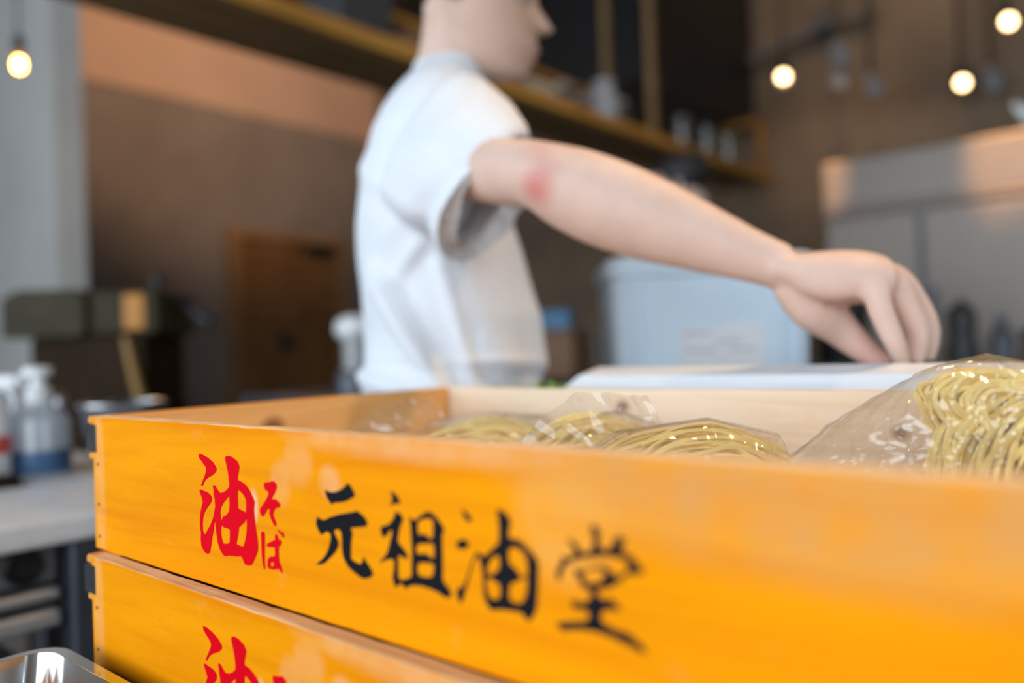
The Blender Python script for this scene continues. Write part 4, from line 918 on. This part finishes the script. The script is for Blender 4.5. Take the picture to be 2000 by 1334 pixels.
obj('stand', Lathe([(0, 0), (.05, 0), (.05, .13), (.03, .15), (0, .15)], 20), M['brown_metal'], t, True); obj('cup_body', Lathe([(0, .15), (.03, .15), (.040, .215), (.036, .215), (.027, .155), (0, .155)], 24), M['label_grey'], t, True)
t = thing('white_dispenser', 'white dispenser with a dark base left of the person on the prep counter', 'dispenser', (-.944, .995, .88))
obj('base', Lathe([(0, 0), (.05, 0), (.05, .05), (.04, .06), (0, .06)], 24), M['dark_steel'], t, True)
obj('column', Lathe([(0, .06), (.028, .06), (.028, .14), (0, .14)], 20), M['grey_plastic'], t, True)
obj('head', Lathe([(0, .135), (.035, .137), (.048, .155), (.045, .18), (.025, .195), (0, .198)], 24), M['white_plastic'], t, True)

# leek leaves beside the steel ledge
t = thing('green_onions', 'bundle of green onion leaves left of the steel ledge', 'vegetable', (.052, .47, .74), .2)
for i in range(14):
    a = R.uniform(-.25, .25); x = R.uniform(-.02, .02); y = R.uniform(-.03, .03); bm = bmesh.new()
    tube(bm, [(x, y, .0), (x + a * .05, y + R.uniform(-.01, .01), .10), (x + a * .12, y + R.uniform(-.03, .03), .185 + R.uniform(0, .018))], [.004, .005, .003], 6)
    obj('leaf', bm, M['leaf'], t, True)
obj('tie_band', Lathe([(.036, .07), (.038, .07), (.038, .085), (.036, .085)], 20), M['white_plastic'], t, True)

# ------------------------------------------------------------------ pale blue tub behind the hand
t = thing('plastic_tub', 'pale blue plastic tub with a white label standing behind the ledge', 'tub', (.020, .935, .74), .7057)
def rrect(hx, hy, r, z, n=6):
    pts = []
    for sx, sy, a0 in ((1, 1, 0), (-1, 1, 90), (-1, -1, 180), (1, -1, 270)):
        for i in range(n + 1):
            a = math.radians(a0 + 90 * i / n); pts.append(V((sx * (hx - r) + r * math.cos(a), sy * (hy - r) + r * math.sin(a), z)))
    return pts
bm = bmesh.new()
loft(bm, [rrect(.137, .095, .03, 0), rrect(.142, .10, .03, .01), rrect(.153, .11, .03, .352), rrect(.150, .107, .03, .352), rrect(.139, .097, .03, .012)])
obj('tub_body', bm, M['tub'], t, 30)
bm = bmesh.new(); loft(bm, [rrect(.153, .110, .03, .340), rrect(.159, .116, .03, .342), rrect(.159, .116, .03, .366), rrect(.152, .109, .03, .372), rrect(.149, .106, .03, .366), rrect(.149, .106, .03, .34)], cap=False)
obj('tub_rim', bm, M['tub'], t, 30)
bm = bmesh.new()
bm.free()
for x in (-.118, .118):
    bm = bmesh.new(); tube(bm, [(x * .97, -.103, .05), (x, -.1145, .335)], .006, 8); obj('corner_rib', bm, M['tub'], t, True)
yl = lambda z: -.100 - .010 * (z - .01) / .342
bm = bmesh.new()
def patch(x0, x1, z0, z1, off, mi):
    f = [bm.verts.new((x, yl(z) - o, z)) for o in (off, off - .001) for x, z in ((x0, z0), (x1, z0), (x1, z1), (x0, z1))]
    for q in ((0, 1, 2, 3), (7, 6, 5, 4), (0, 4, 5, 1), (1, 5, 6, 2), (2, 6, 7, 3), (3, 7, 4, 0)):
        bm.faces.new([f[i] for i in q]).material_index = mi
patch(-.052, .072, .175, .255, .0012, 0); patch(-.052, .010, .255, .262, .0012, 0); patch(.012, .072, .2555, .268, .0012, 0)
for x0, x1, z in ((-.045, -.005, .252), (.0, .04, .238), (.02, .06, .226), (-.045, .0, .226)): patch(x0, x1, z, z + .004, .0016, 1)
obj('label', bm, [M['label_white'], M['label_grey']], t)

# steel spatula hanging at the right edge of the view
t = thing('steel_spatula', 'pale steel spatula hanging at the far right edge of the view', 'spatula', (.215, 2.80, 1.722))
bm = bmesh.new(); loft(bm, [ell((0, 0, 0), (.006, .004, .004), (0, 0, .003), 12), ell((.03, .025, -.03), (.016, .013, .014), (.002, .002, -.002), 12), ell((.09, .076, -.09), (.020, .016, .018), (.002, .002, -.002), 12)]); obj('blade', bm, M['fridge_rail'], t, True)
bm = bmesh.new(); tube(bm, [(.09, .076, -.09), (.12, .10, .0), (.13, .11, .30), (.13, .11, 2.22)], [.006, .005, .004, .003], 8); obj('hanging_handle', bm, M['fridge_rail'], t, True)
